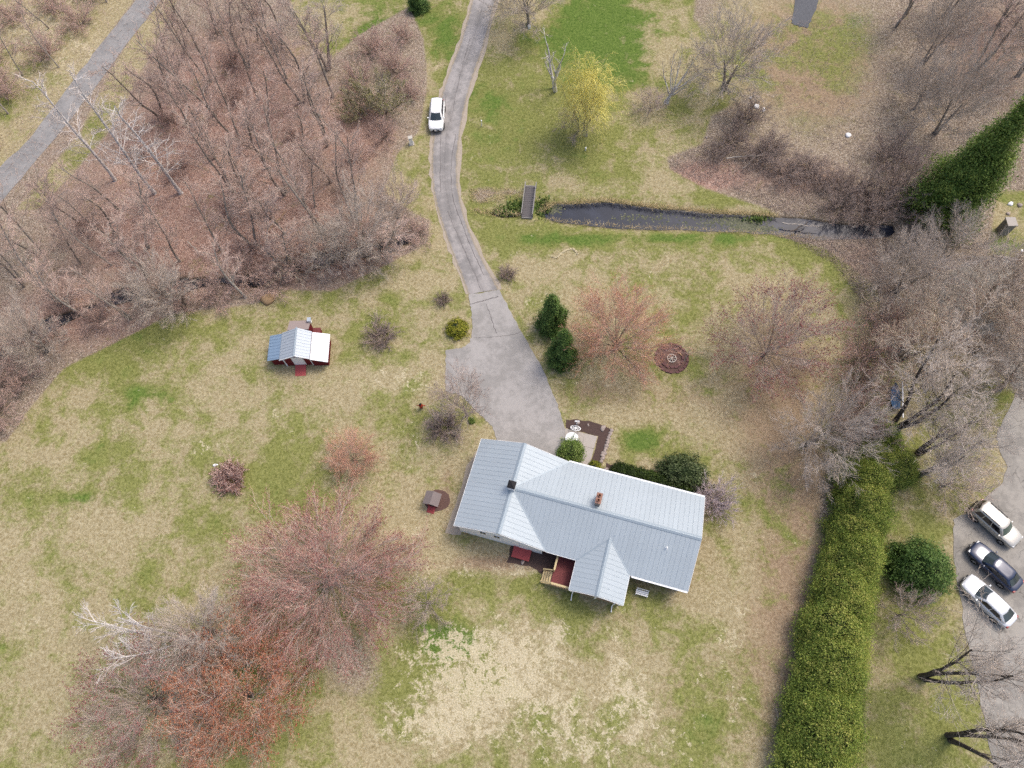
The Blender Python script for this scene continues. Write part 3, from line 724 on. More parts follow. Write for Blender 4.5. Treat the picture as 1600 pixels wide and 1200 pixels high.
# cupola, chimney, vent, downspouts
cb = box_obj('cupola', house, M['white'], UR - .31, UR + .31, .52 - .31, .52 + .31, ZR - .1, ZR + .80)
for s in (-1, 1):
    for k in range(4):
        box_obj('louvre', cb, M['white'], UR - .20, UR + .20, .52 + s * .325 - .012, .52 + s * .325 + .012, ZR + .26 + k * .1, ZR + .33 + k * .1)
q_, z_ = .36, ZR + .80
mesh_c = mesh('cupola_roof', [(UR + a * q_, .52 + b * q_, z_ + .04) for a, b in ((-1, -1), (1, -1), (1, 1), (-1, 1))] + [(UR, .52, z_ + .36)] + [(UR + a * q_, .52 + b * q_, z_) for a, b in ((-1, -1), (1, -1), (1, 1), (-1, 1))],
              [(0, 1, 4), (1, 2, 4), (2, 3, 4), (3, 0, 4), (5, 6, 1, 0), (6, 7, 2, 1), (7, 8, 3, 2), (8, 5, 0, 3), (8, 7, 6, 5)], M['dark'])
obj('cupola_roof', mesh_c, cb)
ch = box_obj('chimney', house, M['brick'], 6.95, 7.40, .95, 1.85, 3.7, 5.25)
box_obj('crown_course', ch, M['brick'], 6.91, 7.44, .91, 1.89, 5.25, 5.36)
for v in (1.18, 1.62):
    bm = bmesh.new(); add_ring(bm, (7.175, v), .09, .14, 5.36, 5.56, 12); fl = obj('flue', bm_mesh('flue', bm, M['flue']), ch)
    bm = bmesh.new(); add_cyl(bm, (7.175, v), .088, 5.37, 5.42, 12); obj('flue_plug', bm_mesh('flue_plug', bm, M['black']), fl)  # black disc closing the inside of the flue
bm = bmesh.new(); add_box(bm, 6.85, 7.5, .85, 1.95, zN(7, 1.4) - .32, zN(7, 1.4) - .06); obj('flashing', bm_mesh('flashing', bm, M['roof_trim']), ch)
bm = bmesh.new(); add_cyl(bm, (13.78, -.95), .06, zS(0, -.95), zS(0, -.95) + .4, 10); add_cyl(bm, (13.78, -.95), .14, zS(0, -.95) - .02, zS(0, -.95) + .09, 10, .07); obj('vent_pipe', bm_mesh('vent_pipe', bm, M['white']), house)
for u in (6.95, 10.6):
    bm = bmesh.new(); add_bar(bm, (u, -6.46, ZE - .1), (u, -6.36, ZE - .45), .08, .08); add_bar(bm, (u, -6.36, ZE - .45), (u, -6.36, .1), .08, .08); add_bar(bm, (u, -6.36, .12), (u + .05, -6.9, .06), .08, .08)
    obj('downspout', bm_mesh('downspout', bm, M['white']), house)
bm = bmesh.new(); add_bar(bm, (16.22, 3.0, .1), (16.22, 3.0, 2.4), .07, .07); add_bar(bm, (16.22, 3.0, .12), (16.75, 3.0, .06), .07, .07); obj('downspout', bm_mesh('downspout', bm, M['white']), house)

# ---- slabs and beds round the house
def hl(u, v): 
    q = Matrix.Rotation(HR, 2) @ Vector((u, v)); return (HO.x + q.x, HO.y + q.y)
tag(obj('garage_apron', sheet('garage_apron', [hl(-4.5, 4.3), hl(3.3, 4.3), hl(3.3, 5.35), hl(-4.5, 5.35)], .055, M['concrete'], .06)), kind='structure')
tag(obj('side_bed', sheet('side_bed', densify([hl(-5.75, -4.2), hl(-4.3, -4.0), hl(-4.3, 4.3), hl(-5.3, 4.3), hl(-5.7, 2.5), hl(-5.6, 0), hl(-5.7, -2)], 4, .06), .02, M['gravel'], .03)), kind='structure')
tag(obj('painted_shade_sheet', sheet('painted_shade_sheet', densify([hl(2.5, -3.3), hl(4.9, -3.3), hl(4.9, -5.1), hl(3.9, -5.3), hl(2.6, -5.0), hl(.6, -5.1), hl(.5, -3.5)], 4, .12), .015, M['soil'], .03)), kind='structure')  # dark sheet that paints in the shade around landing and deck
tag(obj('rear_bed', sheet('rear_bed', densify([hl(7.2, 4.3), hl(16.6, 4.3), hl(17.2, 6.2), hl(15, 7.2), hl(9, 6.6), hl(7.2, 6.4)], 4, .1), .012, M['soil'], .03)), kind='structure')
wk = tag(obj('walk', sheet('walk', gp([(884, 671), (911, 677.5), (930, 683), (925, 701), (918, 727), (926, 748), (880, 748), (884, 715)]), .03, M['concrete'], .06)), kind='structure')
for q in ([(882.5, 669.5), (912.2, 677), (907.5, 708), (901, 735), (886, 735), (884, 700)], [(913.2, 677.2), (933, 682.3), (928, 701), (910.2, 696.5)], [(909.8, 697.3), (927.8, 701.8), (917, 742), (900, 738)]):
    obj('slab', sheet('slab', gp(q), .058, M['concrete'], .05), wk)
tag(obj('mulch_bed', sheet('mulch_bed', densify(gp([(884.5, 656), (903, 655.5), (925, 659), (942, 664.5), (954, 671), (949, 690), (942, 722), (930, 727), (924, 722), (934.5, 681.5), (913, 676), (884, 668.5)]), 4, .06), .022, M['soil'], .03)), kind='structure')
# ------------------------------------------------------------------ the small red barn
SO = Vector((-24.0, 30.95, 0)); SR = math.radians(2.7)
shed = thing('garden_shed', 'small red barn with metal roofs, white lean-to and red ramp', 'shed', SO, SR)
S_RZ, S_E, S_L = 2.85, 2.05, 1.45
def slab_roof(name, pts, mat, th=.07, ribs=0, parent=shed):
    """a roof slab given by four corners (low/high edges), with ribs running down"""
    P = [Vector(p) for p in pts]; n = (P[1] - P[0]).cross(P[3] - P[0]).normalized(); n = n if n.z > 0 else -n
    V = [p for p in P] + [p - n * th for p in P]
    F = [(0, 1, 2, 3), (7, 6, 5, 4)] + [(i, i + 4, (i + 1) % 4 + 4, (i + 1) % 4) for i in range(4)]
    o = obj(name, mesh(name, V, F, mat), parent)
    for i in range(ribs):
        t = (i + .5) / ribs; a = P[0].lerp(P[1], t) + n * .015; b = P[3].lerp(P[2], t) + n * .015
        bmx = bmesh.new(); add_bar(bmx, a, b, .03, .018); obj('rib', bm_mesh('rib', bmx, mat), o)
    return o
# outline: ridge along y from .0 to 3.2
slab_roof('roof_slope', [(0, -.05, S_RZ), (0, 3.15, S_RZ), (-1.75, 3.05, S_E), (-1.75, -.05, S_E)], M['shed_roof'], ribs=9)
slab_roof('roof_slope', [(0, -.05, S_RZ + .004), (0, 3.15, S_RZ + .004), (1.35, 3.05, S_E + .05), (1.35, -.05, S_E + .05)], M['shed_roof'], ribs=9)
slab_roof('lean_to_roof', [(-1.78, .12, S_E - .06), (-1.78, 3.0, S_E - .06), (-3.2, 3.1, S_L), (-3.2, .22, S_L)], M['shed_roof_blue'], ribs=8)
slab_roof('lean_to_roof', [(1.38, -.12, S_E - .02), (1.38, 3.0, S_E - .02), (3.05, 3.0, S_L), (3.05, -.22, S_L)], M['white_metal'], ribs=0)
slab_roof('back_roof', [(-1.15, 3.2, 2.35), (1.05, 3.2, 2.35), (1.05, 4.5, 1.9), (-1.15, 4.5, 1.9)], M['shingle_pale'])
strip('ridge_cap', (0, -.08, S_RZ), (0, 3.18, S_RZ), .16, .04, M['roof_trim'], shed, .04)
def sblock(name, prof, a, b, mat):
    n = len(prof); V = [(s, a, z) for s, z in prof] + [(s, b, z) for s, z in prof]
    F = [tuple(range(n)), tuple(range(2 * n - 1, n - 1, -1))] + [(i, n + i, n + (i + 1) % n, (i + 1) % n) for i in range(n)]
    me = mesh(name, V, F, mat); bmx = bmesh.new(); bmx.from_mesh(me); bmesh.ops.recalc_face_normals(bmx, faces=bmx.faces); bmx.to_mesh(me); bmx.free()
    return obj(name, me, shed)
sblock('wall', [(-1.6, 0), (1.25, 0), (1.25, 1.98), (0, 2.74), (-1.6, 2.0)], .28, 2.95, M['siding_red'])
sblock('lean_to_wall', [(-2.95, 0), (-1.605, 0), (-1.605, 1.85), (-2.95, 1.45)], .45, 2.9, M['siding_red'])
sblock('lean_to_wall', [(1.255, 0), (2.8, 0), (2.8, 1.42), (1.255, 1.88)], .15, 2.85, M['siding_red'])
sblock('back_wall', [(-1.0, 0), (.95, 0), (.95, 1.8), (-1.0, 1.8)], 2.96, 4.3, M['siding_red'])
dd = box_obj('door', shed, M['white'], -.62, .42, .22, .275, .28, 1.9)
for s in (-.70, .44): box_obj('door_trim', dd, M['white'], s, s + .06, .225, .272, .2, 2.0)
for u in (-1.56, 1.15): box_obj('corner_board', shed, M['white'], u - .06, u + .06, .24, .278, 0, 1.95)
for a, b in (((-1.75, S_E), (0, S_RZ)), ((1.35, S_E + .05), (0, S_RZ))):
    strip('rake_board', (a[0], -.07, a[1] - .05), (b[0], -.07, b[1] - .05), .03, .12, M['white'], shed)
rp = mesh('ramp', [(-.66, .2, .28), (.44, .2, .28), (.44, -.95, .02), (-.66, -.95, .02), (-.66, .2, .2), (.44, .2, .2), (.44, -.95, -.03), (-.66, -.95, -.03)], [(0, 3, 2, 1), (4, 5, 6, 7), (0, 1, 5, 4), (1, 2, 6, 5), (2, 3, 7, 6), (3, 0, 4, 7)], M['red_ramp'])
obj('ramp', rp, shed)
box_obj('side_box', shed, M['red'], 1.0, 1.75, 3.35, 4.15, 0, .7)
box_obj('side_box_lid', shed, M['red_deck'], .98, 1.8, 3.3, 4.2, .702, .76)
vt = box_obj('roof_vent', shed, M['white'], .84, 1.12, 4.2, 4.5, 1.75, 2.25); box_obj('vent_cap', vt, M['shed_roof'], .78, 1.18, 4.15, 4.6, 2.252, 2.32)
lo_ = box_obj('window', shed, M['dark'], 1.95, 2.5, .10, .148, .9, 1.1)

# ------------------------------------------------------------------ little red playhouse with a ramp
PO = G(677, 786); PR = math.radians(-14)
ph = thing('well_house', 'tiny red hut with grey shingle roof left of the garage', 'hut', PO, PR)
box_obj('wall', ph, M['red'], -.5, .5, -.35, .6, 0, 1.0)
for s in (-1, 1):
    slab_roof('roof_slope', [(0, -.5, 1.5), (0, .78, 1.5), (s * .75, .78, 1.08), (s * .75, -.5, 1.08)], M['shingle'], .05, 0, ph)
bm = bmesh.new(); v_ = [bm.verts.new(p) for p in ((-.5, -.35, 1.0), (.5, -.35, 1.0), (0, -.35, 1.42), (-.5, .6, 1.0), (.5, .6, 1.0), (0, .6, 1.42))]
for f in ((0, 1, 2), (5, 4, 3), (0, 2, 5, 3), (1, 4, 5, 2)): bm.faces.new([v_[i] for i in f])
obj('gable', bm_mesh('gable', bm, M['red']), ph)
for s in (-.42, .42): box_obj('trim', ph, M['white'], s - .12, s + .12, -.40, -.352, .72, 1.05)
box_obj('door', ph, M['dark'], -.2, .2, -.38, -.352, .1, .7)
obj('ramp', mesh('ramp', [(-.36, -.36, .16), (.36, -.36, .16), (.36, -1.0, .03), (-.36, -1.0, .03), (-.36, -.36, .1), (.36, -.36, .1), (.36, -1.0, -.02), (-.36, -1.0, -.02)], [(0, 3, 2, 1), (4, 5, 6, 7), (0, 1, 5, 4), (1, 2, 6, 5), (2, 3, 7, 6), (3, 0, 4, 7)], M['red_ramp']), ph)
tag(obj('soil_ring', sheet('soil_ring', smooth_line([(PO.x + .35 + 1.25 * math.cos(a * .785), PO.y + .25 + 1.05 * math.sin(a * .785)) for a in range(8)], 4, True, .04), .018, M['mulch'], .03)), kind='structure')

# ------------------------------------------------------------------ footbridge
BN, BS = G(829.5, 291, .2), G(823.5, 339, .2)
bl = (BN - BS).length; br_ = math.atan2((BN - BS).y, (BN - BS).x)
fb = thing('footbridge', 'narrow weathered grey plank footbridge across the pond outlet', 'bridge', (BS.x, BS.y, 0), br_)
n = 16
for i in range(n):
    x0 = i * bl / n
    box_obj('plank', fb, M['grey_wood'], x0 + .012, x0 + bl / n - .012, -.58, .58, .16, .205 + rnd.uniform(-.006, .006))
for s in (-1, 1):
    box_obj('beam', fb, M['grey_wood'], -.05, bl + .05, s * .5 - .06, s * .5 + .06, -.12, .158)
    rl = box_obj('railing', fb, M['grey_wood_light'], -.05, bl + .05, s * .62 - .05, s * .62 + .05, .86, .92)
    for k in range(4):
        x = .1 + k * (bl - .2) / 3; box_obj('post', rl, M['grey_wood_light'], x - .05, x + .05, s * .62 - .045, s * .62 + .045, -.4, .858)
    box_obj('lower_rail', rl, M['grey_wood_light'], 0, bl, s * .62 - .02, s * .62 + .02, .45, .53)
for x in (-.12, bl + .02): box_obj('end_sill', fb, M['grey_wood_light'], x, x + .1, -.6, .6, -.05, .19)

# ------------------------------------------------------------------ cars
def car_paint(name, col, metal=0.0, rough=0.3):
    t = NT(name); t.b.inputs['Coat Weight'].default_value = 0.6; t.b.inputs['Coat Roughness'].default_value = 0.08
    f = t.math('MULTIPLY_ADD', t.noise(t.co(), 3, 3), 0.06, 0.97)
    return t.done(t.mul(col, f), rough, metal, 0.5)
M['car_white'] = car_paint('white_car_paint', alb(244, 244, 242, .8))
M['car_gold'] = car_paint('champagne_car_paint', alb(202, 198, 188, .72), .35, .35)
M['car_roofw'] = car_paint('pale_champagne_paint', alb(214, 208, 196, .75), .3, .3)
M['car_black'] = car_paint('dark_blue_black_paint', alb(36, 48, 76, .8), .2, .2)
M['car_silver'] = car_paint('silver_white_paint', alb(226, 228, 230, .78), .2, .3)
M['glass'] = NT('car_glass').done(alb(66, 78, 82), .06, 0, .6)
M['glass_green'] = NT('green_car_glass').done(alb(92, 112, 100), .06, 0, .6)
M['glass_dark'] = NT('dark_car_glass').done(alb(38, 40, 48), .06, 0, .6)
M['rim'] = plain('alloy_rim', alb(190, 192, 196), .35, .7, .5, .08)
M['lamp'] = NT('headlight_glass').done(alb(220, 224, 228), .1, 0, .6)
M['tail'] = NT('tail_light_red').done(alb(170, 40, 36), .2, 0, .5)

def wheel_mesh():
    bm = bmesh.new(); n = 20; R_, w = .34, .11
    prof = [(.22, -w), (.31, -w), (R_, -w * .6), (R_, w * .6), (.31, w), (.22, w)]
    rows = [[bm.verts.new((r_ * math.cos(6.2832 * i / n), y, r_ * math.sin(6.2832 * i / n))) for i in range(n)] for r_, y in prof]
    for a, b in zip(rows, rows[1:]):
        for i in range(n): bm.faces.new((a[i], a[(i + 1) % n], b[(i + 1) % n], b[i]))
    ty = bm_mesh('tyre', bm, M['black'], True)
    bm = bmesh.new()
    c0 = bm.verts.new((0, w * .75, 0)); ring = [bm.verts.new((.225 * math.cos(6.2832 * i / n), w * (.9 if (i // 2) % 2 else .55), .225 * math.sin(6.2832 * i / n))) for i in range(n)]
    back = bm.verts.new((0, -w * .75, 0)); ring2 = [bm.verts.new((.225 * math.cos(6.2832 * i / n), -w * .7, .225 * math.sin(6.2832 * i / n))) for i in range(n)]
    for i in range(n):
        bm.faces.new((c0, ring[(i + 1) % n], ring[i])); bm.faces.new((back, ring2[i], ring2[(i + 1) % n])); bm.faces.new((ring[i], ring[(i + 1) % n], ring2[(i + 1) % n], ring2[i]))
    return ty, bm_mesh('rim', bm, M['rim'])
TYRE, RIM = wheel_mesh()

def build_car(label, loc, rz, st, gh, paint, roofp, glass, W_, side_split, rails=False, wb=(1.35, -1.35), group=None, name='parked_car', grille=True):
    """st: stations (x, half width, bottom, shoulder, hood/deck height). gh: greenhouse (x front base, x rear base, belt z, x front roof, x rear roof, roof z, half width base, half width roof)"""
    car = thing(name, label, 'car', loc, rz, group)
    V, F = [], []; sec = []
    for x, w, zb, zs, zt in st:
        half = [(0, zb), (w * .82, zb), (w * .97, zb + .12), (w, zb + .3), (w * .985, zs - .06), (w * .93, zs), (w * .7, zs + (zt - zs) * .75), (w * .35, zt - .005), (0, zt)]
        full = half + [(-y, z) for y, z in half[-2:0:-1]]
        sec.append(len(V)); V += [(x, y, z) for y, z in full]
    k = len(full)
    for a, b in zip(sec, sec[1:]):
        F += [(a + i, a + (i + 1) % k, b + (i + 1) % k, b + i) for i in range(k)]
    F += [tuple(range(sec[0] + k - 1, sec[0] - 1, -1)), tuple(range(sec[-1], sec[-1] + k))]
    bd = obj('body', mesh('body', V, F, paint, True), car)
    m_ = bd.modifiers.new('soft', 'SUBSURF'); m_.levels = 1; m_.render_levels = 2
    xf, xr, zb, xf2, xr2, zr, wb_, wr = gh
    # the cabin: rings rising to a crowned roof
    rings = []
    for t, push in ((-.06, 0), (.0, 0), (.5, .02), (.92, 0), (1.0, -.05), (1.03, -.22)):
        q = min(max(t, 0), 1); X0 = xf + (xf2 - xf) * q + (push if push < 0 else 0); X1 = xr + (xr2 - xr) * q - (push if push < 0 else 0); ww = wb_ + (wr - wb_) * q + push; zz = zb + (zr - zb) * t
        bow = .10
        rings.append([(X0 + bow, 0, zz), (X0 + bow * .6, ww * .5, zz), (X0 - .03, ww * .9, zz), (X0 - .18, ww, zz), ((X0 + X1) / 2, ww * 1.02, zz), (X1 + .14, ww, zz), (X1 + .02, ww * .88, zz), (X1 - .06, 0, zz)])
    V, F = [], []
    for r_ in rings: V += r_ + [(x, -y, z) for x, y, z in r_[-2:0:-1]]
    k = 14
    for i in range(len(rings) - 1): F += [(i * k + j, i * k + (j + 1) % k, (i + 1) * k + (j + 1) % k, (i + 1) * k + j) for j in range(k)]
    top = (len(rings) - 1) * k; F.append(tuple(range(top, top + k)))
    obj('roof', mesh('roof', V, F, roofp, True), car)
    def pane(name, a0, a1, b0, b1, m_, n_=5, off=.015):
        """glass between a lower curve a0-a1 and an upper curve b0-b1 (lists of points)"""
        A = [Vector(p) for p in a0]; B = [Vector(p) for p in b0]; nn = len(A); V = []
        cen = Vector(((xf + xr) / 2, 0, zb))
        for row in (A, B):
            for p in row:
                o_ = Vector((p.x - cen.x, p.y, .5)); o_ = Vector((a1[0] * off, a1[1] * off * (1 if p.y >= 0 else -1), b1 * off)); V.append(p + o_)
        F = [(i, i + 1, nn + i + 1, nn + i) for i in range(nn - 1)]
        V2 = V + [v - Vector((a1[0], 0, b1)) * .004 for v in V]
        return obj(name, mesh(name, V, F, m_, True), car)
    def ring_at(t):
        q = min(max(t, 0), 1); X0 = xf + (xf2 - xf) * q; X1 = xr + (xr2 - xr) * q; ww = wb_ + (wr - wb_) * q + (.02 * (1 - abs(t - .5) * 2)); zz = zb + (zr - zb) * t
        return X0, X1, ww, zz
    def front(t, ins):
        X0, X1, ww, zz = ring_at(t); ww -= ins
        return [(X0 - .03, -ww * .9, zz), (X0 + .06, -ww * .5, zz), (X0 + .10, 0, zz), (X0 + .06, ww * .5, zz), (X0 - .03, ww * .9, zz)]
    def rear(t, ins):
        X0, X1, ww, zz = ring_at(t); ww -= ins
        return [(X1 + .02, -ww * .88, zz), (X1 - .04, -ww * .45, zz), (X1 - .06, 0, zz), (X1 - .04, ww * .45, zz), (X1 + .02, ww * .88, zz)]
    pane('windshield', front(.06, .05), (1.6, 0), front(.93, .05), 1.0, glass[0])
    pane('rear_window', rear(.12, .06), (-1.6, 0), rear(.9, .06), 1.0, glass[1])
    for s in (-1, 1):
        for u0, u1 in side_split:
            def sd(t):
                X0, X1, ww, zz = ring_at(t); xa, xb = X0 - .2, X1 + .16
                return [(xa + (xb - xa) * (u0 + (u1 - u0) * j / 3), s * (ww * (1.0 + .02 * math.sin(3.14 * (u0 + (u1 - u0) * j / 3)))), zz) for j in range(4)]
            pane('side_window', sd(.1), (0, 1.5), sd(.86), .3, glass[2])
        mr = box_obj('mirror', car, paint, xf - .42, xf - .28, s * (wb_ + .16) - .1, s * (wb_ + .16) + .1, zb + .02, zb + .16)
        bv = mr.modifiers.new('round', 'BEVEL'); bv.width = .04; bv.segments = 2
        if rails:
            bmx = bmesh.new(); add_bar(bmx, (xf2 - .35, s * (wr - .07), zr + .06), (xr2 + .3, s * (wr - .07), zr + .06), .04, .05)
            for x in (xf2 - .4, xr2 + .35): add_box(bmx, x - .05, x + .05, s * (wr - .07) - .02, s * (wr - .07) + .02, zr - .02, zr + .06)
            obj('roof_rail', bm_mesh('roof_rail', bmx, M['dark']), car)
        x0, w0, _, zs0, zt0 = st[1]; xe, we, _, zse, zte = st[-2]
        hl_ = box_obj('headlight', car, M['lamp'], x0 - .12, x0 + .06, s * w0 * .72 - .17, s * w0 * .72 + .17, zs0 - .10, zs0 + .025)
        tl_ = box_obj('taillight', car, M['tail'], xe - .07, xe + .10, s * we * .80 - .14, s * we * .80 + .14, zse - .16, zse + .03)
        for o_ in (hl_, tl_): b_ = o_.modifiers.new('round', 'BEVEL'); b_.width = .035; b_.segments = 2
        for x in wb:
            wh = obj('wheel', TYRE, car, (x, s * (W_ - .08), .34)); wh.rotation_euler = (0, 0, 0 if s > 0 else math.pi); obj('rim', RIM, wh)
    x0, w0, zb0, zs0, zt0 = st[0]
    if grille: box_obj('grille', car, M['dark'], x0 - .03, x0 + .03, -w0 * .55, w0 * .55, zs0 - .16, zs0 - .01)
    box_obj('front_bumper', car, M['dark'], x0 - .1, x0 + .045, -w0 * .9, w0 * .9, zb0 + .02, zb0 + .14)
    box_obj('number_plate', car, M['white'], x0 + .046, x0 + .055, -.2, .2, zb0 + .16, zb0 + .27)
    box_obj('rear_bumper', car, M['dark'], st[-1][0] - .045, st[-1][0] + .1, -st[-1][1] * .9, st[-1][1] * .9, zb0 + .02, zb0 + .16)
    return car
SUV = [(2.30, .62, .38, .72, .80), (2.18, .82, .28, .82, .92), (1.75, .91, .24, .92, 1.02), (1.1, .93, .22, .98, 1.06), (.3, .93, .22, 1.0, 1.06), (-.8, .93, .22, 1.0, 1.06), (-1.8, .92, .26, 1.0, 1.06), (-2.18, .86, .32, .96, 1.04), (-2.30, .72, .40, .90, .98)]
SEDAN = [(2.42, .60, .34, .60, .66), (2.28, .80, .24, .70, .78), (1.8, .90, .20, .80, .88), (1.1, .92, .18, .86, .94), (.2, .92, .18, .88, .94), (-.9, .92, .18, .88, .95), (-1.8, .90, .20, .88, .98), (-2.28, .82, .28, .84, .94), (-2.42, .66, .36, .76, .86)]
def heading(a, b): d = b - a; return math.atan2(d.y, d.x)
h_ = heading(G(685, 160), G(682, 207))
build_car('white SUV driving down the narrow driveway', (G(683.5, 187).x, G(683.5, 187).y, .03), h_, SUV, (1.12, -2.18, 1.0, .42, -1.85, 1.66, .80, .62), M['car_white'], M['car_white'], (M['glass'], M['glass_dark'], M['glass_dark']), .93, ((.03, .36), (.39, .70), (.73, .97)), name='suv_car')
c1 = G(1549, 821); build_car('champagne SUV with roof rails, topmost of the parked cars', (c1.x, c1.y, .03), heading(G(1525, 797), G(1580, 846)), SUV, (1.05, -2.2, 1.0, .45, -1.95, 1.70, .80, .66), M['car_gold'], M['car_roofw'], (M['glass_green'], M['glass_dark'], M['glass_dark']), .93, ((.03, .36), (.39, .70), (.73, .97)), True, group='cars parked in the lot', name='suv_car')
c2 = G(1548, 887); build_car('dark blue-black car parked between champagne SUV and white sedan', (c2.x, c2.y, .03), heading(G(1580, 915), G(1520, 860)), SEDAN, (1.1, -1.95, .90, .35, -1.25, 1.42, .78, .60), M['car_black'], M['car_black'], (M['glass'], M['glass'], M['glass_dark']), .92, ((.03, .47), (.5, .95)), group='cars parked in the lot', name='sedan_car')
c3 = G(1538, 940); build_car('white sedan with sunroof, lowest of the parked cars', (c3.x, c3.y, .03), heading(G(1572, 972), G(1509, 912)), SEDAN, (1.15, -2.0, .90, .35, -1.2, 1.42, .78, .60), M['car_silver'], M['car_silver'], (M['glass'], M['glass'], M['glass_dark']), .92, ((.03, .47), (.5, .95)), group='cars parked in the lot', name='sedan_car')

# ------------------------------------------------------------------ fire pit bed and garden things
pc = G(1050, 560)
fp = thing('fire_pit', 'round red-brown fire pit bed with concentric brick rings', 'fire pit', pc)
bm = bmesh.new(); add_cyl(bm, (0, 0), 1.72, -.02, .03, 28); obj('mulch', bm_mesh('mulch', bm, M['mulch']), fp)
for R_, nb_ in ((1.6, 28), (1.05, 15)):
    for i in range(nb_):
        if rnd.random() < .2: continue
        a = 6.2832 * i / nb_ + rnd.uniform(-.06, .06); R2 = R_ + rnd.uniform(-.09, .09); w = 6.2832 * R_ / nb_ * .44
        box_obj('brick', fp, M['dark_stone'], -.10, .10, -w, w, .02, .12 + rnd.uniform(0, .04), mtx=Matrix.Translation((R2 * math.cos(a), R2 * math.sin(a), 0)) @ Matrix.Rotation(a + rnd.uniform(-.25, .25), 4, 'Z'))
for a, l in ((2.6, .5), (3.6, .55), (.7, .6), (5.4, .5), (4.5, .6)):
    bm = bmesh.new(); q = Vector((.95 * math.cos(a), .95 * math.sin(a), .08)); t_ = Vector((-math.sin(a), math.cos(a), 0)) * l; add_bar(bm, q - t_, q + t_, .09, .09); obj('log', bm_mesh('log', bm, M['log' if a < 1 else 'dark_stone']), fp)
def wagon_wheel(name, label, loc, R_, mat, tilt, rz):
    o = thing(name, label, 'ornament', loc, rz)
    bm = bmesh.new(); add_ring(bm, (0, 0), R_ * .86, R_, -.03, .03, 24); rm = obj('rim', bm_mesh('rim', bm, mat), o)
    bm = bmesh.new(); add_cyl(bm, (0, 0), R_ * .2, -.06, .06, 12); hb_ = obj('hub', bm_mesh('hub', bm, mat), o)
    parts = [rm, hb_]
    for i in range(8):
        a = .785 * i; bm = bmesh.new(); add_bar(bm, (R_ * .19 * math.cos(a), R_ * .19 * math.sin(a), 0), (R_ * .87 * math.cos(a), R_ * .87 * math.sin(a), 0), .045, .04); parts.append(obj('spoke', bm_mesh('spoke', bm, mat), o))
    o.rotation_euler = (tilt, 0, rz)
    return o
wagon_wheel('wagon_wheel', 'cream wagon wheel lying in the fire pit bed', (pc.x - .05, pc.y - .05, .16), .48, M['ornament'], 0.0, .2)
wheel2 = G(899, 671); wagon_wheel('wagon_wheel', 'white wagon wheel standing in the mulch bed by the walk', (wheel2.x, wheel2.y, .38), .52, M['white'], math.radians(-42), -.2)
bm = bmesh.new(); add_box(bm, -.04, .04, -.04, .04, -.1, .8); add_bar(bm, (-.22, 0, .95), (.22, 0, .72), .08, .05); add_bar(bm, (-.22, 0, .72), (.22, 0, .95), .08, .05)
wp = G(901, 663); tag(obj('garden_stake', bm_mesh('garden_stake', bm, M['white']), None, wp), 'small white crossed garden stake behind the white wagon wheel', 'stake')
tb = G(893, 689); tbl = thing('patio_table', 'white round patio table half under the green shrub', 'table', (tb.x, tb.y, .06))
bm = bmesh.new(); add_cyl(bm, (0, 0), .62, .68, .73, 28); add_ring(bm, (0, 0), .60, .64, .655, .70, 28); obj('tabletop', bm_mesh('tabletop', bm, M['white']), tbl)
bm = bmesh.new(); add_cyl(bm, (0, 0), .03, .731, .735, 10); obj('umbrella_hole', bm_mesh('umbrella_hole', bm, M['black']), tbl)
for a in (.8, 2.4, 4.0, 5.5):
    bm = bmesh.new(); add_bar(bm, (.15 * math.cos(a), .15 * math.sin(a), .67), (.42 * math.cos(a), .42 * math.sin(a), 0), .05); obj('leg', bm_mesh('leg', bm, M['white']), tbl)
pb, pt_ = G(1068, 565), G(1082, 540, 0)
bm = bmesh.new(); add_bar(bm, (0, 0, -.2), (.18, .12, 2.6), .05); po = thing('garden_pole', 'thin pale pole standing at the fire pit edge', 'pole', pb); obj('shaft', bm_mesh('shaft', bm, M['ornament']), po)
bm = bmesh.new(); add_bar(bm, (.18, .12, 2.55), (.36, .2, 2.5), .03); obj('hook', bm_mesh('hook', bm, M['ornament']), po)

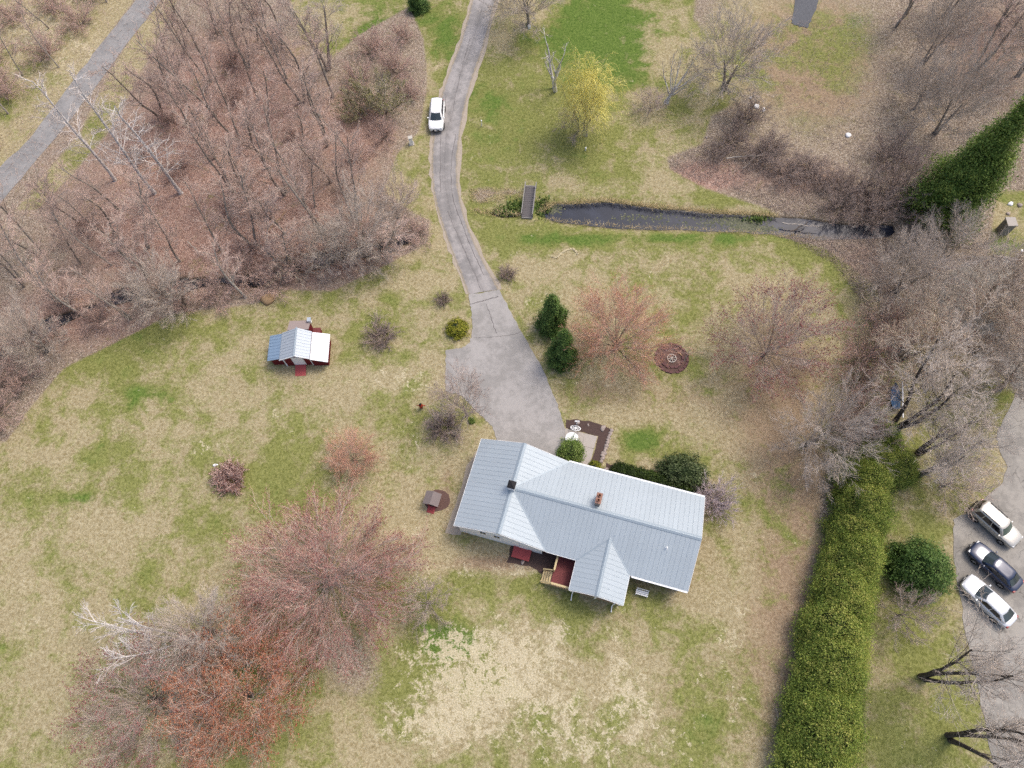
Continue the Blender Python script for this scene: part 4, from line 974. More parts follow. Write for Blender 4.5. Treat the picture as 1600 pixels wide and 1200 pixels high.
def rock(name, label, loc, s, mat, seed, group=None, cat='rock'):
    r = random.Random(seed); bm = bmesh.new(); bmesh.ops.create_icosphere(bm, subdivisions=2, radius=1)
    for v in bm.verts:
        q = 1 + .16 * math.sin(v.co.x * 3.1 + seed) + .14 * math.sin(v.co.y * 4.3 + 2 * seed) + r.uniform(-.05, .05)
        v.co = Vector((v.co.x * s * q * 1.2, v.co.y * s * q * .85, max(v.co.z * s * q * .6, -s * .25)))
    o = obj(name, bm_mesh(name, bm, mat, True), None, (loc[0], loc[1], loc[2] + s * .15), r.uniform(0, 3))
    return tag(o, label, cat, group)
for i, (p, s, lb) in enumerate([((903, 660), .2, 'pinkish rock at the back of the mulch bed behind the wheel'), ((919, 664), .13, 'small pale rock in the middle of the mulch bed'), ((942, 669.5), .28, 'largest pale rock at the far corner of the mulch bed'),
                                ((935, 731), .16, 'pale rock against the rear wall beside the tiny golden shrub'), ((948, 735), .3, 'pale boulder at the left end of the clipped yews'),
                                ((1325, 212), .35, 'white round boulder in the leaf litter at the upper right'), ((1181, 167), .36, 'larger white rock above the brown thicket'), ((1193, 172), .28, 'smaller white rock above the brown thicket'),
                                ((1173, 153), .18, 'tiny white rock up the slope from the paired white rocks'), ((1104, 215), .14, 'tiny pale rock at the edge of the dark thicket'),
                                ((1578, 319), .3, 'white rock at the right edge above the stone pillar'), ((1593, 321), .3, 'rock at the right edge beside another white rock'), ((1575, 334), .22, 'small pale rock just above the stone pillar at right'),
                                ((337, 727), .2, 'white stone by the pinkish bush on the left lawn'), ((817, 878), .2, 'grey stepping stone below the red landing')]):
    rock('rock', lb, G(*p), s, M['stone'] if i not in (5, 6, 7, 8, 10, 13) else M['white'], i + 3)
# edging stones of the mulch bed
for i in range(13):
    t = i / 12; p = Vector(G(955.5, 672)).lerp(Vector(G(939.5, 721)), t)
    rock('edging_stone', ['first', 'second', 'third', 'fourth', 'fifth', 'sixth', 'seventh', 'eighth', 'ninth', 'tenth', 'eleventh', 'twelfth', 'thirteenth'][i] + ' pale edging stone along the mulch bed, counted from its far corner', p, .2 + rnd.uniform(-.03, .04), M['stone'], 40 + i, 'edging stones of the mulch bed', 'stone')

# utility box, posts, bench and other small things
ub = G(643, 225); u_ = thing('utility_box', 'white upright utility box on the verge beside the driveway', 'utility box', ub, .2)
box_obj('case', u_, M['white'], -.22, .22, -.2, .2, 0, 1.05); box_obj('lid', u_, M['ornament'], -.26, .26, -.24, .24, 1.052, 1.14); box_obj('base', u_, M['concrete'], -.32, .32, -.3, .3, -.05, .06)
def post(name, label, p, h, w, mat, cap_=None):
    o = thing(name, label, 'post', G(*p)); box_obj('shaft', o, mat, -w, w, -w, w, -.1, h); box_obj('cap', o, cap_ or mat, -w * 1.5, w * 1.5, -w * 1.5, w * 1.5, h + .001, h + w)
    return o
post('marker_post', 'thin white marker post on the grass right of the SUV', (753, 197), .9, .04, M['white'])
post('marker_post', 'short white post at the foot of the willow', (915, 235), .4, .06, M['white'])
post('marker_post', 'white post beside the mossy grass at the right edge', (1591, 398), .7, .1, M['white'])
bn = thing('garden_bench', 'white garden bench in the corner behind the covered porch', 'bench', (hl(12.9, -4.6)[0], hl(12.9, -4.6)[1], 0), HR)
for k in range(3): box_obj('seat_slat', bn, M['white'], -.55, .55, -.22 + k * .15, -.10 + k * .15, .42, .46)
for k in range(2): box_obj('back_slat', bn, M['white'], -.55, .55, .26, .29, .55 + k * .16, .67 + k * .16)
for x in (-.5, .5):
    for y in (-.2, .24): box_obj('leg', bn, M['white'], x - .03, x + .03, y - .03, y + .03, 0, .42 if y < 0 else .85)
gf_ = G(659, 638); gn = thing('garden_figure', 'small red and black garden figure left of the apron tree', 'figure', gf_)
bm = bmesh.new(); add_cyl(bm, (0, 0), .16, .3, .75, 10, .2); add_cyl(bm, (0, 0), .2, .75, .95, 10, .09); obj('body', bm_mesh('body', bm, M['siren_red']), gn)
bm = bmesh.new(); bmesh.ops.create_icosphere(bm, subdivisions=2, radius=.13, matrix=Matrix.Translation((0, 0, 1.05))); obj('head', bm_mesh('head', bm, M['black'], True), gn)
for s in (-1, 1):
    bm = bmesh.new(); add_cyl(bm, (s * .09, 0), .05, 0, .31, 8); obj('leg', bm_mesh('leg', bm, M['black']), gn)
    bm = bmesh.new(); add_bar(bm, (s * .17, 0, .85), (s * .42, .05, .6), .07); obj('arm', bm_mesh('arm', bm, M['siren_red']), gn)
bk = G(827, 40); bo = thing('white_bucket', 'white bucket hung at the trunk of the top edge tree', 'bucket', (bk.x, bk.y - .45, .0))
bm = bmesh.new(); add_ring(bm, (0, 0), .15, .19, 0, .4, 14); add_cyl(bm, (0, 0), .16, .02, .05, 14); obj('pail', bm_mesh('pail', bm, M['white']), bo)
bm = bmesh.new(); add_bar(bm, (-.18, 0, .4), (0, 0, .55), .02); add_bar(bm, (0, 0, .55), (.18, 0, .4), .02); obj('handle', bm_mesh('handle', bm, M['dark']), bo)
# black tarp laid on the ground at the top
tp = gp([(1243, -20), (1239, 18), (1236, 36), (1250, 42), (1262, 44), (1268, 30), (1278, 4), (1282, -20)])
tag(obj('ground_tarp', sheet('ground_tarp', densify(tp, 5, .12), .05, M['tarp'], .06)), 'worn black sheet laid on the ground at the top edge', 'tarp')
# tan stump heap at the wood edge
rock('stump', 'tan rotted stump at the wood edge above the small red barn', G(421, 467), .75, M['log'], 91, cat='stump')
# pale strip of dead grass like a rope on the lawn
ln = smooth_line(gp([(861, 401), (870, 402), (880, 394), (892, 389), (899, 392), (903, 398)]), 8, False, .05)
bm = bmesh.new()
for a, b in zip(ln, ln[1:]): add_bar(bm, (a[0], a[1], .04), (b[0], b[1], .04), .22 + rnd.uniform(-.08, .06), .09)
tag(obj('straw_windrow', bm_mesh('straw_windrow', bm, M['straw'])), 'pale curved line of raked straw on the lawn under the pond', 'straw')
# things by the hedge end: blue boat on a frame, white and green bags
bo_ = G(1396, 622); bt = thing('small_boat', 'blue dinghy with a white spar left of the hedge end trees', 'boat', bo_, math.radians(80))
V, F = [], []
for x, w, z in ((-1.3, .32, .3), (-.8, .45, .22), (0, .5, .2), (.8, .38, .24), (1.4, .05, .36)):
    V += [(x, -w, z + .25), (x, -w * .6, z), (x, w * .6, z), (x, w, z + .25)]
for i in range(4): F += [(i * 4 + j, i * 4 + j + 1, i * 4 + j + 5, i * 4 + j + 4) for j in range(3)]
F += [(0, 1, 2, 3), (16, 19, 18, 17)]
hm = obj('hull', mesh('hull', V, F, M['blue'], True), bt); sm_ = hm.modifiers.new('thick', 'SOLIDIFY'); sm_.thickness = .04
bm = bmesh.new(); add_bar(bm, (-2.2, -.62, .5), (1.6, -.55, .75), .12); obj('spar', bm_mesh('spar', bm, M['white']), bt)
for x in (-.9, .7): bm = bmesh.new(); add_bar(bm, (x, -.7, .08), (x, .5, .08), .12, .16); obj('chock', bm_mesh('chock', bm, M['grey_wood']), bt)
for i, (p, s, mm, lb) in enumerate([((1380, 678), .34, 'ornament', 'cream sack lying at the hedge end beside a dark trunk'), ((1374, 692), .3, 'white', 'white sack lowest at the hedge end'), ((1384, 688), .34, 'wet_plants', 'dark green sack between two pale ones at the hedge end')]):
    rock('sack', lb, G(*p), s, M[mm] if mm != 'wet_plants' else plain('green_sack', alb(70, 96, 78)), 70 + i, cat='sack')
# stone pillar and kerb at the right edge
sp_ = G(1565, 362); pl = thing('stone_pillar', 'grey stone pillar by the stream at the right edge', 'pillar', sp_)
box_obj('shaft', pl, M['grey_wood_light'], -.45, .45, -.5, .5, -.3, 1.7); box_obj('capstone', pl, M['concrete'], -.52, .52, -.57, .57, 1.702, 1.84)
kb = tag(obj('kerb', sheet('kerb', gp([(1551, 398.5), (1600, 406), (1660, 415), (1660, 418), (1600, 409), (1551, 401.5)]), .15, M['concrete'], .16)), kind='structure')
# fallen trunks and sticks
def fallen(label, a, b, r0, r1, mat, z=.15, fork=None):
    A, B = Vector(G(*a, z)), Vector(G(*b, z + .1)); o = thing('fallen_branch', label, 'branch', (A.x, A.y, 0)); N = 6
    rr_ = np.random.default_rng(int(a[0] * 7 + a[1])); pts = np.array([[tuple((A.lerp(B, k / N) - Vector((A.x, A.y, 0))) + Vector((rr_.normal() * .06, rr_.normal() * .06, 0)))for k in range(N + 1)]])
    lv = [(pts, np.linspace(r0, r1, N + 1)[None], 6, 0, np.array([.5]))]
    V, F, _, T = tubes(lv); obj('stem', np_mesh('fallen_stem', V, F, [mat], None, T), o)
    p, d, L, rr2 = sprout(pts, lv[0][1], np.array([(B - A).length]), 9, .3, 1, 40, 10, .28, .5, .3, rr_, .02)
    d[:, 2] = np.abs(d[:, 2]) * .5; p2, r2 = grow_lines(p, d, L, rr2, 3, .12, 0, rr_)
    V, F, _, T = tubes([(p2, r2, 4, 0, np.full(len(p), .5))]); obj('side_branches', np_mesh('fallen_side', V, F, [mat], None, T), o)
M_b = M['bleached']
# ------------------------------------------------------------------ trees: growth
def unit(v):
    return v / (np.linalg.norm(v, axis=-1, keepdims=True) + 1e-9)

def perp(d, r):
    a = unit(np.cross(d, r.normal(size=d.shape)) + 1e-6); b = np.cross(d, a)
    return a, b

def grow_lines(p, d, L, r0, K, curv, trop, r, taper=0.35):
    """polylines from p along d; trop bends them up (or down when negative)"""
    N = len(p); pts = np.zeros((N, K + 1, 3)); pts[:, 0] = p
    d = d.copy(); step = (L / K)[:, None]
    for k in range(K):
        d = unit(d + r.normal(size=(N, 3)) * curv + np.array([0, 0, trop]))
        pts[:, k + 1] = pts[:, k] + d * step
    rad = r0[:, None] * np.linspace(1, taper, K + 1)[None, :]
    return pts, rad

def sprout(pts, rad, L, n, t0, t1, ang, ang_sd, lf, rf, short, r, rmin=0.004, fan=None):
    N, K1, _ = pts.shape; K = K1 - 1
    j = np.tile(np.arange(n), N); i = np.repeat(np.arange(N), n)
    t = t0 + (t1 - t0) * (j + r.uniform(size=N * n)) / n
    s = np.clip(t * K, 0, K - 1e-4); k = s.astype(int); fr = (s - k)[:, None]
    pos = pts[i, k] * (1 - fr) + pts[i, k + 1] * fr
    tan = unit(pts[i, k + 1] - pts[i, k])
    a, b = perp(tan, r)
    az = j * 2.39996 + r.uniform(0, 6.2832, N)[i] + r.normal(size=N * n) * 0.25; an = np.radians(r.normal(ang, ang_sd, N * n))
    if fan:                                              # limbs spread evenly from upright to nearly level
        a = unit(np.cross(tan, np.array([0.03, 1.0, 0.05]))); b = np.cross(tan, a)
        az = j * 2.39996 + r.normal(size=N * n) * 0.12 + i * 1.3
        q = (j + r.uniform(.2, .8, N * n)) / n; t = t1 - (t1 - t0) * q
        an = np.radians(fan[0] + (fan[1] - fan[0]) * np.sqrt(q))
        s = np.clip(t * K, 0, K - 1e-4); k = s.astype(int); fr = (s - k)[:, None]; pos = pts[i, k] * (1 - fr) + pts[i, k + 1] * fr
    d = unit(tan * np.cos(an)[:, None] + (a * np.cos(az)[:, None] + b * np.sin(az)[:, None]) * np.sin(an)[:, None])
    ln = L[i] * lf * (1 - short * t) * (r.uniform(0.65, 1.25, N * n) if not fan else r.uniform(0.85, 1.1, N * n) * (1 - 0.12 * np.sin(an)))
    rr = np.maximum(rad[i, k] * rf, rmin)
    return pos, d, ln, rr

def tubes(levels):
    """levels: list of (pts, rad, sides, material, tint) -> arrays for one mesh"""
    V, F, MI, T = [], [], [], []; off = 0
    for pts, rad, S, mi, tint in levels:
        N, K1, _ = pts.shape
        tan = np.gradient(pts, axis=1); tan = unit(tan)
        ref = np.where(np.abs(tan[:, :1, 2:3]) > 0.9, np.array([1.0, 0, 0]), np.array([0, 0, 1.0]))
        a = unit(np.cross(tan, np.broadcast_to(ref, tan.shape))); b = np.cross(tan, a)
        q = np.arange(S) * 2 * np.pi / S
        ring = a[:, :, None, :] * np.cos(q)[None, None, :, None] + b[:, :, None, :] * np.sin(q)[None, None, :, None]
        v = pts[:, :, None, :] + ring * rad[:, :, None, None]
        V.append(v.reshape(-1, 3))
        base = off + (np.arange(N)[:, None, None] * K1 + np.arange(K1 - 1)[None, :, None]) * S
        s = np.arange(S)[None, None, :]; s2 = (s + 1) % S
        f = np.stack([base + s, base + s2, base + S + s2, base + S + s], -1).reshape(-1, 4)
        F.append(f); MI.append(np.full(len(f), mi)); T.append(np.repeat(tint, K1 * S))
        off += N * K1 * S
    return np.concatenate(V), np.concatenate(F), np.concatenate(MI), np.concatenate(T)

def np_mesh(name, V, F, mats, MI=None, T=None, smooth=True):
    me = bpy.data.meshes.new(name); nv = len(V); k = F.shape[1]
    me.vertices.add(nv); me.vertices.foreach_set('co', V.astype(np.float32).ravel())
    me.loops.add(F.size); me.polygons.add(len(F))
    me.loops.foreach_set('vertex_index', F.astype(np.int32).ravel())
    me.polygons.foreach_set('loop_start', np.arange(0, F.size, k, dtype=np.int32))
    if smooth: me.polygons.foreach_set('use_smooth', np.ones(len(F), bool))
    if MI is not None: me.polygons.foreach_set('material_index', MI.astype(np.int32))
    for mm in mats: me.materials.append(mm)
    me.update(calc_edges=True)
    if T is not None:
        at = me.attributes.new('tint', 'FLOAT', 'POINT'); at.data.foreach_set('value', T.astype(np.float32))
    return me

def buds(tips, size, r):
    n = len(tips); c = np.repeat(tips, 4, 0) + 0
    tet = np.array([[1, 1, 1], [1, -1, -1], [-1, 1, -1], [-1, -1, 1]]) * 0.5
    s = size * r.uniform(0.5, 1.3, n)
    o = (tet[None] * s[:, None, None] + r.normal(size=(n, 4, 3)) * (s * 0.25)[:, None, None]).reshape(-1, 3)
    f = (np.arange(n)[:, None, None] * 4 + np.array([[0, 1, 2], [0, 3, 1], [0, 2, 3], [1, 3, 2]])[None]).reshape(-1, 3)
    return c + o, f, np.repeat(r.uniform(size=n), 4)

def bare_tree(name, seed, trunk, levels, mats, bud=None, lean=(0, 0)):
    """a leafless tree. trunk: (stems, length, radius, spread_deg, pieces, curve). levels: one dict for each order of branches"""
    r = np.random.default_rng(seed)
    n0, L0, R0, spread, K0, c0 = trunk
    az = np.arange(n0) * 2.4 + r.uniform(0, 6.28); sp = np.radians(spread) * (np.sqrt(r.uniform(0.02, 1.2, n0)) if n0 > 6 else r.uniform(0.6, 1.2, n0) if n0 > 1 else np.zeros(n0))
    d = unit(np.stack([np.sin(sp) * np.cos(az) + lean[0], np.sin(sp) * np.sin(az) + lean[1], np.cos(sp)], -1))
    p = np.stack([np.cos(az) * 0.12 * (n0 > 1), np.sin(az) * 0.12 * (n0 > 1), np.full(n0, -0.15)], -1)
    L = np.full(n0, L0) * r.uniform(0.85, 1.1, n0); rr = np.full(n0, R0) * r.uniform(0.8, 1.1, n0)
    pts, rad = grow_lines(p, d, L, rr, K0, c0, 0.02, r, 0.3)
    rad[:, 0] *= 1.35
    wood = [(pts, rad, 7, 0, r.uniform(size=n0))]; fine = []
    tips = None
    for li, lv in enumerate(levels):
        p, d, L, rr = sprout(pts, rad, L, lv['n'], lv.get('t0', .3), lv.get('t1', 1.0), lv['a'], lv.get('sd', 10), lv['l'], lv.get('r', .6), lv.get('short', .4), r, lv.get('rmin', .006), lv.get('fan'))
        if 'out' in lv:                                  # lean the shoots outwards
            o = p.copy(); o[:, 2] = 0; d = unit(d + unit(o + 1e-6) * lv['out'])
        pts, rad = grow_lines(p, d, L, rr, lv.get('K', 3), lv.get('c', .12), lv.get('up', .05), r, lv.get('taper', .4))
        S = lv.get('S', 3); tint = np.clip(r.uniform(size=len(p)) * .8 + .1 + lv.get('tint', 0), 0, 1)
        (wood if lv.get('wood') else fine).append((pts, rad, S, 0 if lv.get('wood') else lv.get('m', 0), tint))
        tips = pts
    V, F, MI, T = tubes(wood); tm = np_mesh(name + '_trunk', V, F, [mats[0]], None, T)
    V, F, MI, T = tubes(fine); cm = np_mesh(name + '_twigs', V, F, mats[1], MI, T)
    bm_ = None
    if bud:
        K1 = tips.shape[1]
        sel = np.concatenate([tips[:, -1], (tips[:, -1] + tips[:, -2]) / 2][:bud.get('per', 1)])
        sel = sel + r.normal(size=sel.shape) * 0.03
        keep = r.uniform(size=len(sel)) < bud.get('keep', 1.0)
        if 'outer' in bud:
            c = sel.mean(0); dist = np.linalg.norm((sel - c) / (sel.std(0) + .01), axis=1); keep &= dist > bud['outer'] * np.median(dist)
        V2, F2, T2 = buds(sel[keep], bud['size'], r)
        bm_ = np_mesh(name + '_buds', V2, F2, [bud['mat']], None, T2, False)
    allp = tips[:, -1]
    return dict(trunk=tm, twigs=cm, buds=bm_, h=float(np.percentile(allp[:, 2], 98)), rad=float(np.percentile(np.hypot(allp[:, 0], allp[:, 1]), 93)))


def put_tree(kind, proto, label, base, h, rad, group=None, cat='tree', rz=None, tilt=None, crown_name='crown'):
    """one tree with its trunk, crown and buds at a place of the photograph"""
    s = rad / proto['rad']; sz = h / proto['h']
    o = thing(kind, label, cat, G(*base), rnd.uniform(0, 6.28) if rz is None else rz, group, (s, s, sz))
    if tilt: o.rotation_euler = (tilt[0], tilt[1], o.rotation_euler[2])
    obj('trunk', proto['trunk'], o)
    c = tag(obj(crown_name, proto['twigs'], o), kind='stuff')
    if proto.get('buds'): tag(obj('buds', proto['buds'], c), kind='stuff')
    return o

# ---- bark and twig colours
M['bark'] = bark_mat('grey_brown_bark', alb(150, 139, 127), alb(202, 190, 176))
M['bark_dark'] = bark_mat('dark_bark', alb(84, 76, 70), alb(132, 120, 110))
M['bark_pale'] = bark_mat('pale_bark', alb(160, 150, 138), alb(212, 202, 188))
M['birch'] = bark_mat('white_birch_bark', alb(176, 168, 160, .8), alb(236, 231, 226, .85), 5.0)
M['tw_grey'] = twig_mat('grey_twigs', [(0, alb(130, 119, 109)), (.5, alb(170, 157, 145)), (1, alb(202, 191, 179))])
M['tw_wood'] = twig_mat('pale_wood_twigs', [(0, alb(128, 115, 104)), (.5, alb(164, 149, 136)), (1, alb(196, 181, 167))])
M['tw_woodp'] = twig_mat('pale_pink_wood_twigs', [(0, alb(136, 115, 105)), (.5, alb(174, 148, 136)), (1, alb(202, 178, 166))])
M['tw_pink'] = twig_mat('pinkish_twigs', [(0, alb(130, 112, 103)), (.5, alb(168, 147, 136)), (1, alb(198, 179, 168))])
M['tw_red'] = twig_mat('red_budded_twigs', [(0, alb(144, 108, 98)), (.5, alb(186, 144, 130)), (1, alb(210, 172, 158))])
M['tw_salmon'] = twig_mat('salmon_budded_twigs', [(0, alb(156, 112, 92)), (.5, alb(196, 148, 122)), (1, alb(218, 176, 150))])
M['tw_bush'] = twig_mat('pale_bush_twigs', [(0, alb(150, 124, 116)), (.5, alb(192, 164, 154)), (1, alb(216, 192, 182))])
M['tw_mauve'] = twig_mat('mauve_grey_twigs', [(0, alb(140, 124, 124)), (.5, alb(178, 162, 162)), (1, alb(208, 194, 192))])
M['tw_birch'] = twig_mat('birch_twigs', [(0, alb(150, 140, 134)), (.5, alb(188, 180, 174)), (1, alb(214, 208, 202))])
M['tw_brown'] = twig_mat('brown_brush', [(0, alb(104, 90, 83)), (.5, alb(142, 126, 117)), (1, alb(178, 162, 151))])
M['tw_willow'] = twig_mat('yellow_willow_shoots', [(0, alb(182, 170, 92)), (.5, alb(212, 202, 116)), (1, alb(228, 220, 150))])
M['tw_tan'] = twig_mat('tan_twigs', [(0, alb(144, 130, 114)), (.5, alb(178, 163, 144)), (1, alb(206, 192, 174))])
M['tw_green'] = twig_mat('catkin_twigs', [(0, alb(120, 114, 92)), (.5, alb(152, 146, 114)), (1, alb(182, 176, 136))])
M['bud_red'] = leaf_mat('red_maple_buds', [(0, alb(170, 70, 66)), (.5, alb(196, 98, 92)), (1, alb(214, 132, 122))])
M['bud_orange'] = leaf_mat('orange_maple_flowers', [(0, alb(210, 128, 92)), (.5, alb(230, 156, 118)), (1, alb(240, 182, 148))])
M['bud_pinkred'] = leaf_mat('pink_red_maple_buds', [(0, alb(206, 132, 122)), (.5, alb(224, 158, 146)), (1, alb(236, 184, 172))])
M['bud_pink'] = leaf_mat('pink_brown_buds', [(0, alb(160, 104, 96)), (.5, alb(184, 132, 120)), (1, alb(200, 156, 140))])
M['bud_catkin'] = leaf_mat('yellow_green_catkins', [(0, alb(150, 146, 88)), (.5, alb(180, 174, 110)), (1, alb(200, 196, 136))])

W = dict(wood=True)
P_ = {}
# fan-shaped yard maples: many straight limbs from a short trunk, dense fine shoots
P_['maple'] = bare_tree('fan_maple', 11, (1, 1.5, .15, 0, 3, .03),
    [dict(n=30, t0=.35, a=0, fan=(4, 74), l=3.3, r=.27, K=6, c=.05, up=.05, S=4, short=0, taper=.2, **W), dict(n=12, t0=.24, a=26, sd=8, l=0.4, r=.45, K=3, S=3, c=.09, up=.03, short=.15, rmin=0.009, m=0),
     dict(n=8, t0=.15, a=28, sd=8, l=.5, r=.6, K=2, c=.1, up=.03, short=.2, rmin=0.0065, m=0), dict(n=6, t0=.15, a=30, sd=9, l=.58, r=.75, K=1, up=.03, short=.2, rmin=0.0052, m=1)],
    (M['bark_dark'], [M['tw_pink'], M['tw_salmon']]), dict(size=.034, mat=M['bud_orange'], keep=.5, outer=.85))
P_['maple_b'] = bare_tree('wide_maple', 23, (1, 1.6, .15, 0, 3, .05),
    [dict(n=32, t0=.35, a=0, fan=(4, 80), l=3.3, r=.27, K=6, c=.06, up=.05, S=4, short=0, taper=.2, **W), dict(n=11, t0=.24, a=26, sd=8, l=0.4, r=.45, K=3, S=3, c=.09, up=.03, short=.15, rmin=0.009, m=0),
     dict(n=7, t0=.15, a=28, sd=8, l=.5, r=.6, K=2, c=.1, up=.03, short=.2, rmin=0.0065, m=0), dict(n=6, t0=.15, a=30, sd=9, l=.58, r=.75, K=1, up=.03, short=.2, rmin=0.0052, m=1)],
    (M['bark_dark'], [M['tw_grey'], M['tw_pink']]), dict(size=.058, mat=M['bud_pinkred'], keep=.9, outer=.98))
P_['big'] = bare_tree('great_maple', 31, (1, 2.2, .30, 0, 3, .04),
    [dict(n=46, t0=.3, a=0, fan=(3, 84), l=3.0, r=.19, K=6, c=.06, up=.05, S=4, short=0, taper=.2, **W), dict(n=13, t0=.12, a=20, sd=6, l=0.4, r=.45, K=3, S=3, c=.09, up=.03, short=.15, rmin=0.01, m=0),
     dict(n=8, t0=.15, a=23, sd=7, l=.5, r=.6, K=2, c=.1, up=.03, short=.2, rmin=0.007, m=0), dict(n=5, t0=.15, a=25, sd=8, l=.58, r=.75, K=1, up=.03, short=.2, rmin=0.0055, m=1)],
    (M['bark'], [M['tw_grey'], M['tw_red']]), dict(size=.046, mat=M['bud_pinkred'], keep=.8, outer=.9))
P_['orange'] = bare_tree('orange_maple', 37, (1, 2.0, .22, 0, 3, .04),
    [dict(n=26, t0=.35, a=0, fan=(4, 80), l=2.7, r=.2, K=5, c=.08, up=.05, S=4, short=0, taper=.22, **W), dict(n=11, t0=.22, a=33, sd=9, l=0.4, r=.45, K=3, S=3, c=.09, up=.03, short=.15, rmin=0.01, m=0),
     dict(n=7, t0=.15, a=35, sd=9, l=.5, r=.6, K=2, c=.1, up=.03, short=.2, rmin=0.007, m=0), dict(n=6, t0=.15, a=36, sd=10, l=.58, r=.75, K=1, up=.03, short=.2, rmin=0.006, m=1)],
    (M['bark_dark'], [M['tw_grey'], M['tw_salmon']]), dict(size=.07, mat=M['bud_orange'], keep=.6))
# trees of the woods
P_['wood_a'] = bare_tree('tall_wood_tree', 41, (1, 12, .115, 0, 8, .045),
    [dict(n=27, t0=.24, a=32, sd=8, l=.32, r=.30, K=4, c=.08, up=.06, S=3, short=.6, taper=.3, rmin=.02, **W), dict(n=9, t0=.15, a=25, sd=7, l=.42, r=.45, K=3, c=.1, up=.04, rmin=.0075, m=0),
     dict(n=6, t0=.12, a=25, sd=7, l=.5, r=.65, K=2, up=.04, rmin=.006, m=0), dict(n=6, t0=.12, a=26, sd=7, l=.55, r=.8, K=1, up=.04, rmin=.0055, m=1)],
    (M['bark'], [M['tw_wood'], M['tw_woodp']]))
P_['wood_b'] = bare_tree('forked_wood_tree', 43, (2, 10, .10, 10, 7, .06),
    [dict(n=17, t0=.22, a=34, sd=10, l=.32, r=.30, K=4, c=.1, up=.06, S=3, short=.55, taper=.3, rmin=.018, **W), dict(n=8, t0=.15, a=25, sd=7, l=.45, r=.45, K=3, c=.1, up=.04, rmin=.0075, m=0),
     dict(n=6, t0=.12, a=26, sd=7, l=.5, r=.65, K=2, up=.04, rmin=.006, m=0), dict(n=5, t0=.12, a=26, sd=7, l=.55, r=.8, K=1, up=.04, rmin=.0055, m=1)],
    (M['bark'], [M['tw_wood'], M['tw_woodp']]))
P_['wood_c'] = bare_tree('thin_wood_tree', 47, (1, 9, .085, 0, 7, .055),
    [dict(n=22, t0=.2, a=38, sd=8, l=.32, r=.30, K=3, c=.1, up=.05, S=3, short=.55, taper=.3, rmin=.016, **W), dict(n=9, t0=.15, a=26, sd=7, l=.45, r=.5, K=2, c=.1, up=.04, rmin=.007, m=0),
     dict(n=8, t0=.12, a=26, sd=7, l=.5, r=.7, K=1, up=.04, rmin=.006, m=1)],
    (M['bark_pale'], [M['tw_wood'], M['tw_woodp']]))
P_['birch_tall'] = bare_tree('tall_birch', 53, (1, 14, .14, 0, 9, .03),
    [dict(n=36, t0=.22, a=46, sd=8, l=.19, r=.3, K=3, c=.08, up=.05, S=3, short=.6, m=0, rmin=.026), dict(n=7, t0=.2, a=32, l=.45, r=.6, K=2, c=.1, up=.03, rmin=.015, m=0),
     dict(n=6, t0=.2, a=34, l=.5, r=.7, K=1, up=.02, rmin=.008, m=1)],
    (M['birch'], [M['tw_birch'], M['tw_grey']]))
P_['birch_fork'] = bare_tree('forked_birch', 59, (3, 8, .095, 15, 8, .05),
    [dict(n=13, t0=.35, a=38, sd=8, l=.30, r=.42, K=4, c=.1, up=.01, S=4, short=.4, m=0, rmin=.020), dict(n=8, t0=.2, a=30, l=.5, r=.55, K=3, c=.1, up=.0, rmin=.014, m=0),
     dict(n=7, t0=.2, a=30, l=.5, r=.7, K=2, up=.0, rmin=.009, m=0)],
    (M['birch'], [M['tw_birch']]), lean=(.10, 0))
P_['birch_fan'] = bare_tree('fan_birch', 61, (1, 2.2, .30, 0, 3, .14),
    [dict(n=10, t0=.4, a=0, fan=(10, 52), l=1.9, r=.5, K=5, c=.08, up=.05, S=5, short=0, taper=.25, **W), dict(n=6, t0=.45, a=28, l=.35, r=.45, K=3, c=.1, up=.04, rmin=.012, m=1),
     dict(n=6, t0=.3, a=32, l=.5, r=.6, K=2, up=.04, rmin=.008, m=1), dict(n=6, t0=.2, a=34, l=.5, r=.7, K=1, up=.04, rmin=.006, m=1)],
    (M['birch'], [M['tw_birch'], M['tw_grey']]))
P_['grey'] = bare_tree('grey_spreading_tree', 67, (2, 3.0, .18, 14, 5, .06),
    [dict(n=20, t0=.3, a=0, fan=(5, 72), l=1.35, r=.2, K=5, c=.08, up=.04, S=4, short=0, taper=.25, **W), dict(n=9, t0=.28, a=26, sd=8, l=0.4, r=.45, K=3, S=3, c=.09, up=.03, short=.15, rmin=0.01, m=0),
     dict(n=7, t0=.15, a=28, sd=8, l=.5, r=.6, K=2, c=.1, up=.03, short=.2, rmin=0.007, m=0), dict(n=5, t0=.15, a=30, sd=9, l=.58, r=.75, K=1, up=.03, short=.2, rmin=0.006, m=0)],
    (M['bark'], [M['tw_grey']]))
P_['tan'] = bare_tree('tan_spreading_tree', 71, (3, 2.6, .15, 18, 5, .06),
    [dict(n=10, t0=.3, a=0, fan=(5, 66), l=1.4, r=.22, K=5, c=.08, up=.04, S=4, short=0, taper=.25, **W), dict(n=11, t0=.28, a=33, sd=9, l=0.4, r=.45, K=3, S=3, c=.09, up=.03, short=.15, rmin=0.01, m=0),
     dict(n=7, t0=.15, a=35, sd=9, l=.5, r=.6, K=2, c=.1, up=.03, short=.2, rmin=0.007, m=0), dict(n=5, t0=.15, a=36, sd=10, l=.58, r=.75, K=1, up=.03, short=.2, rmin=0.006, m=0)],
    (M['bark'], [M['tw_tan']]), dict(size=.035, mat=M['bud_pink'], keep=.3))
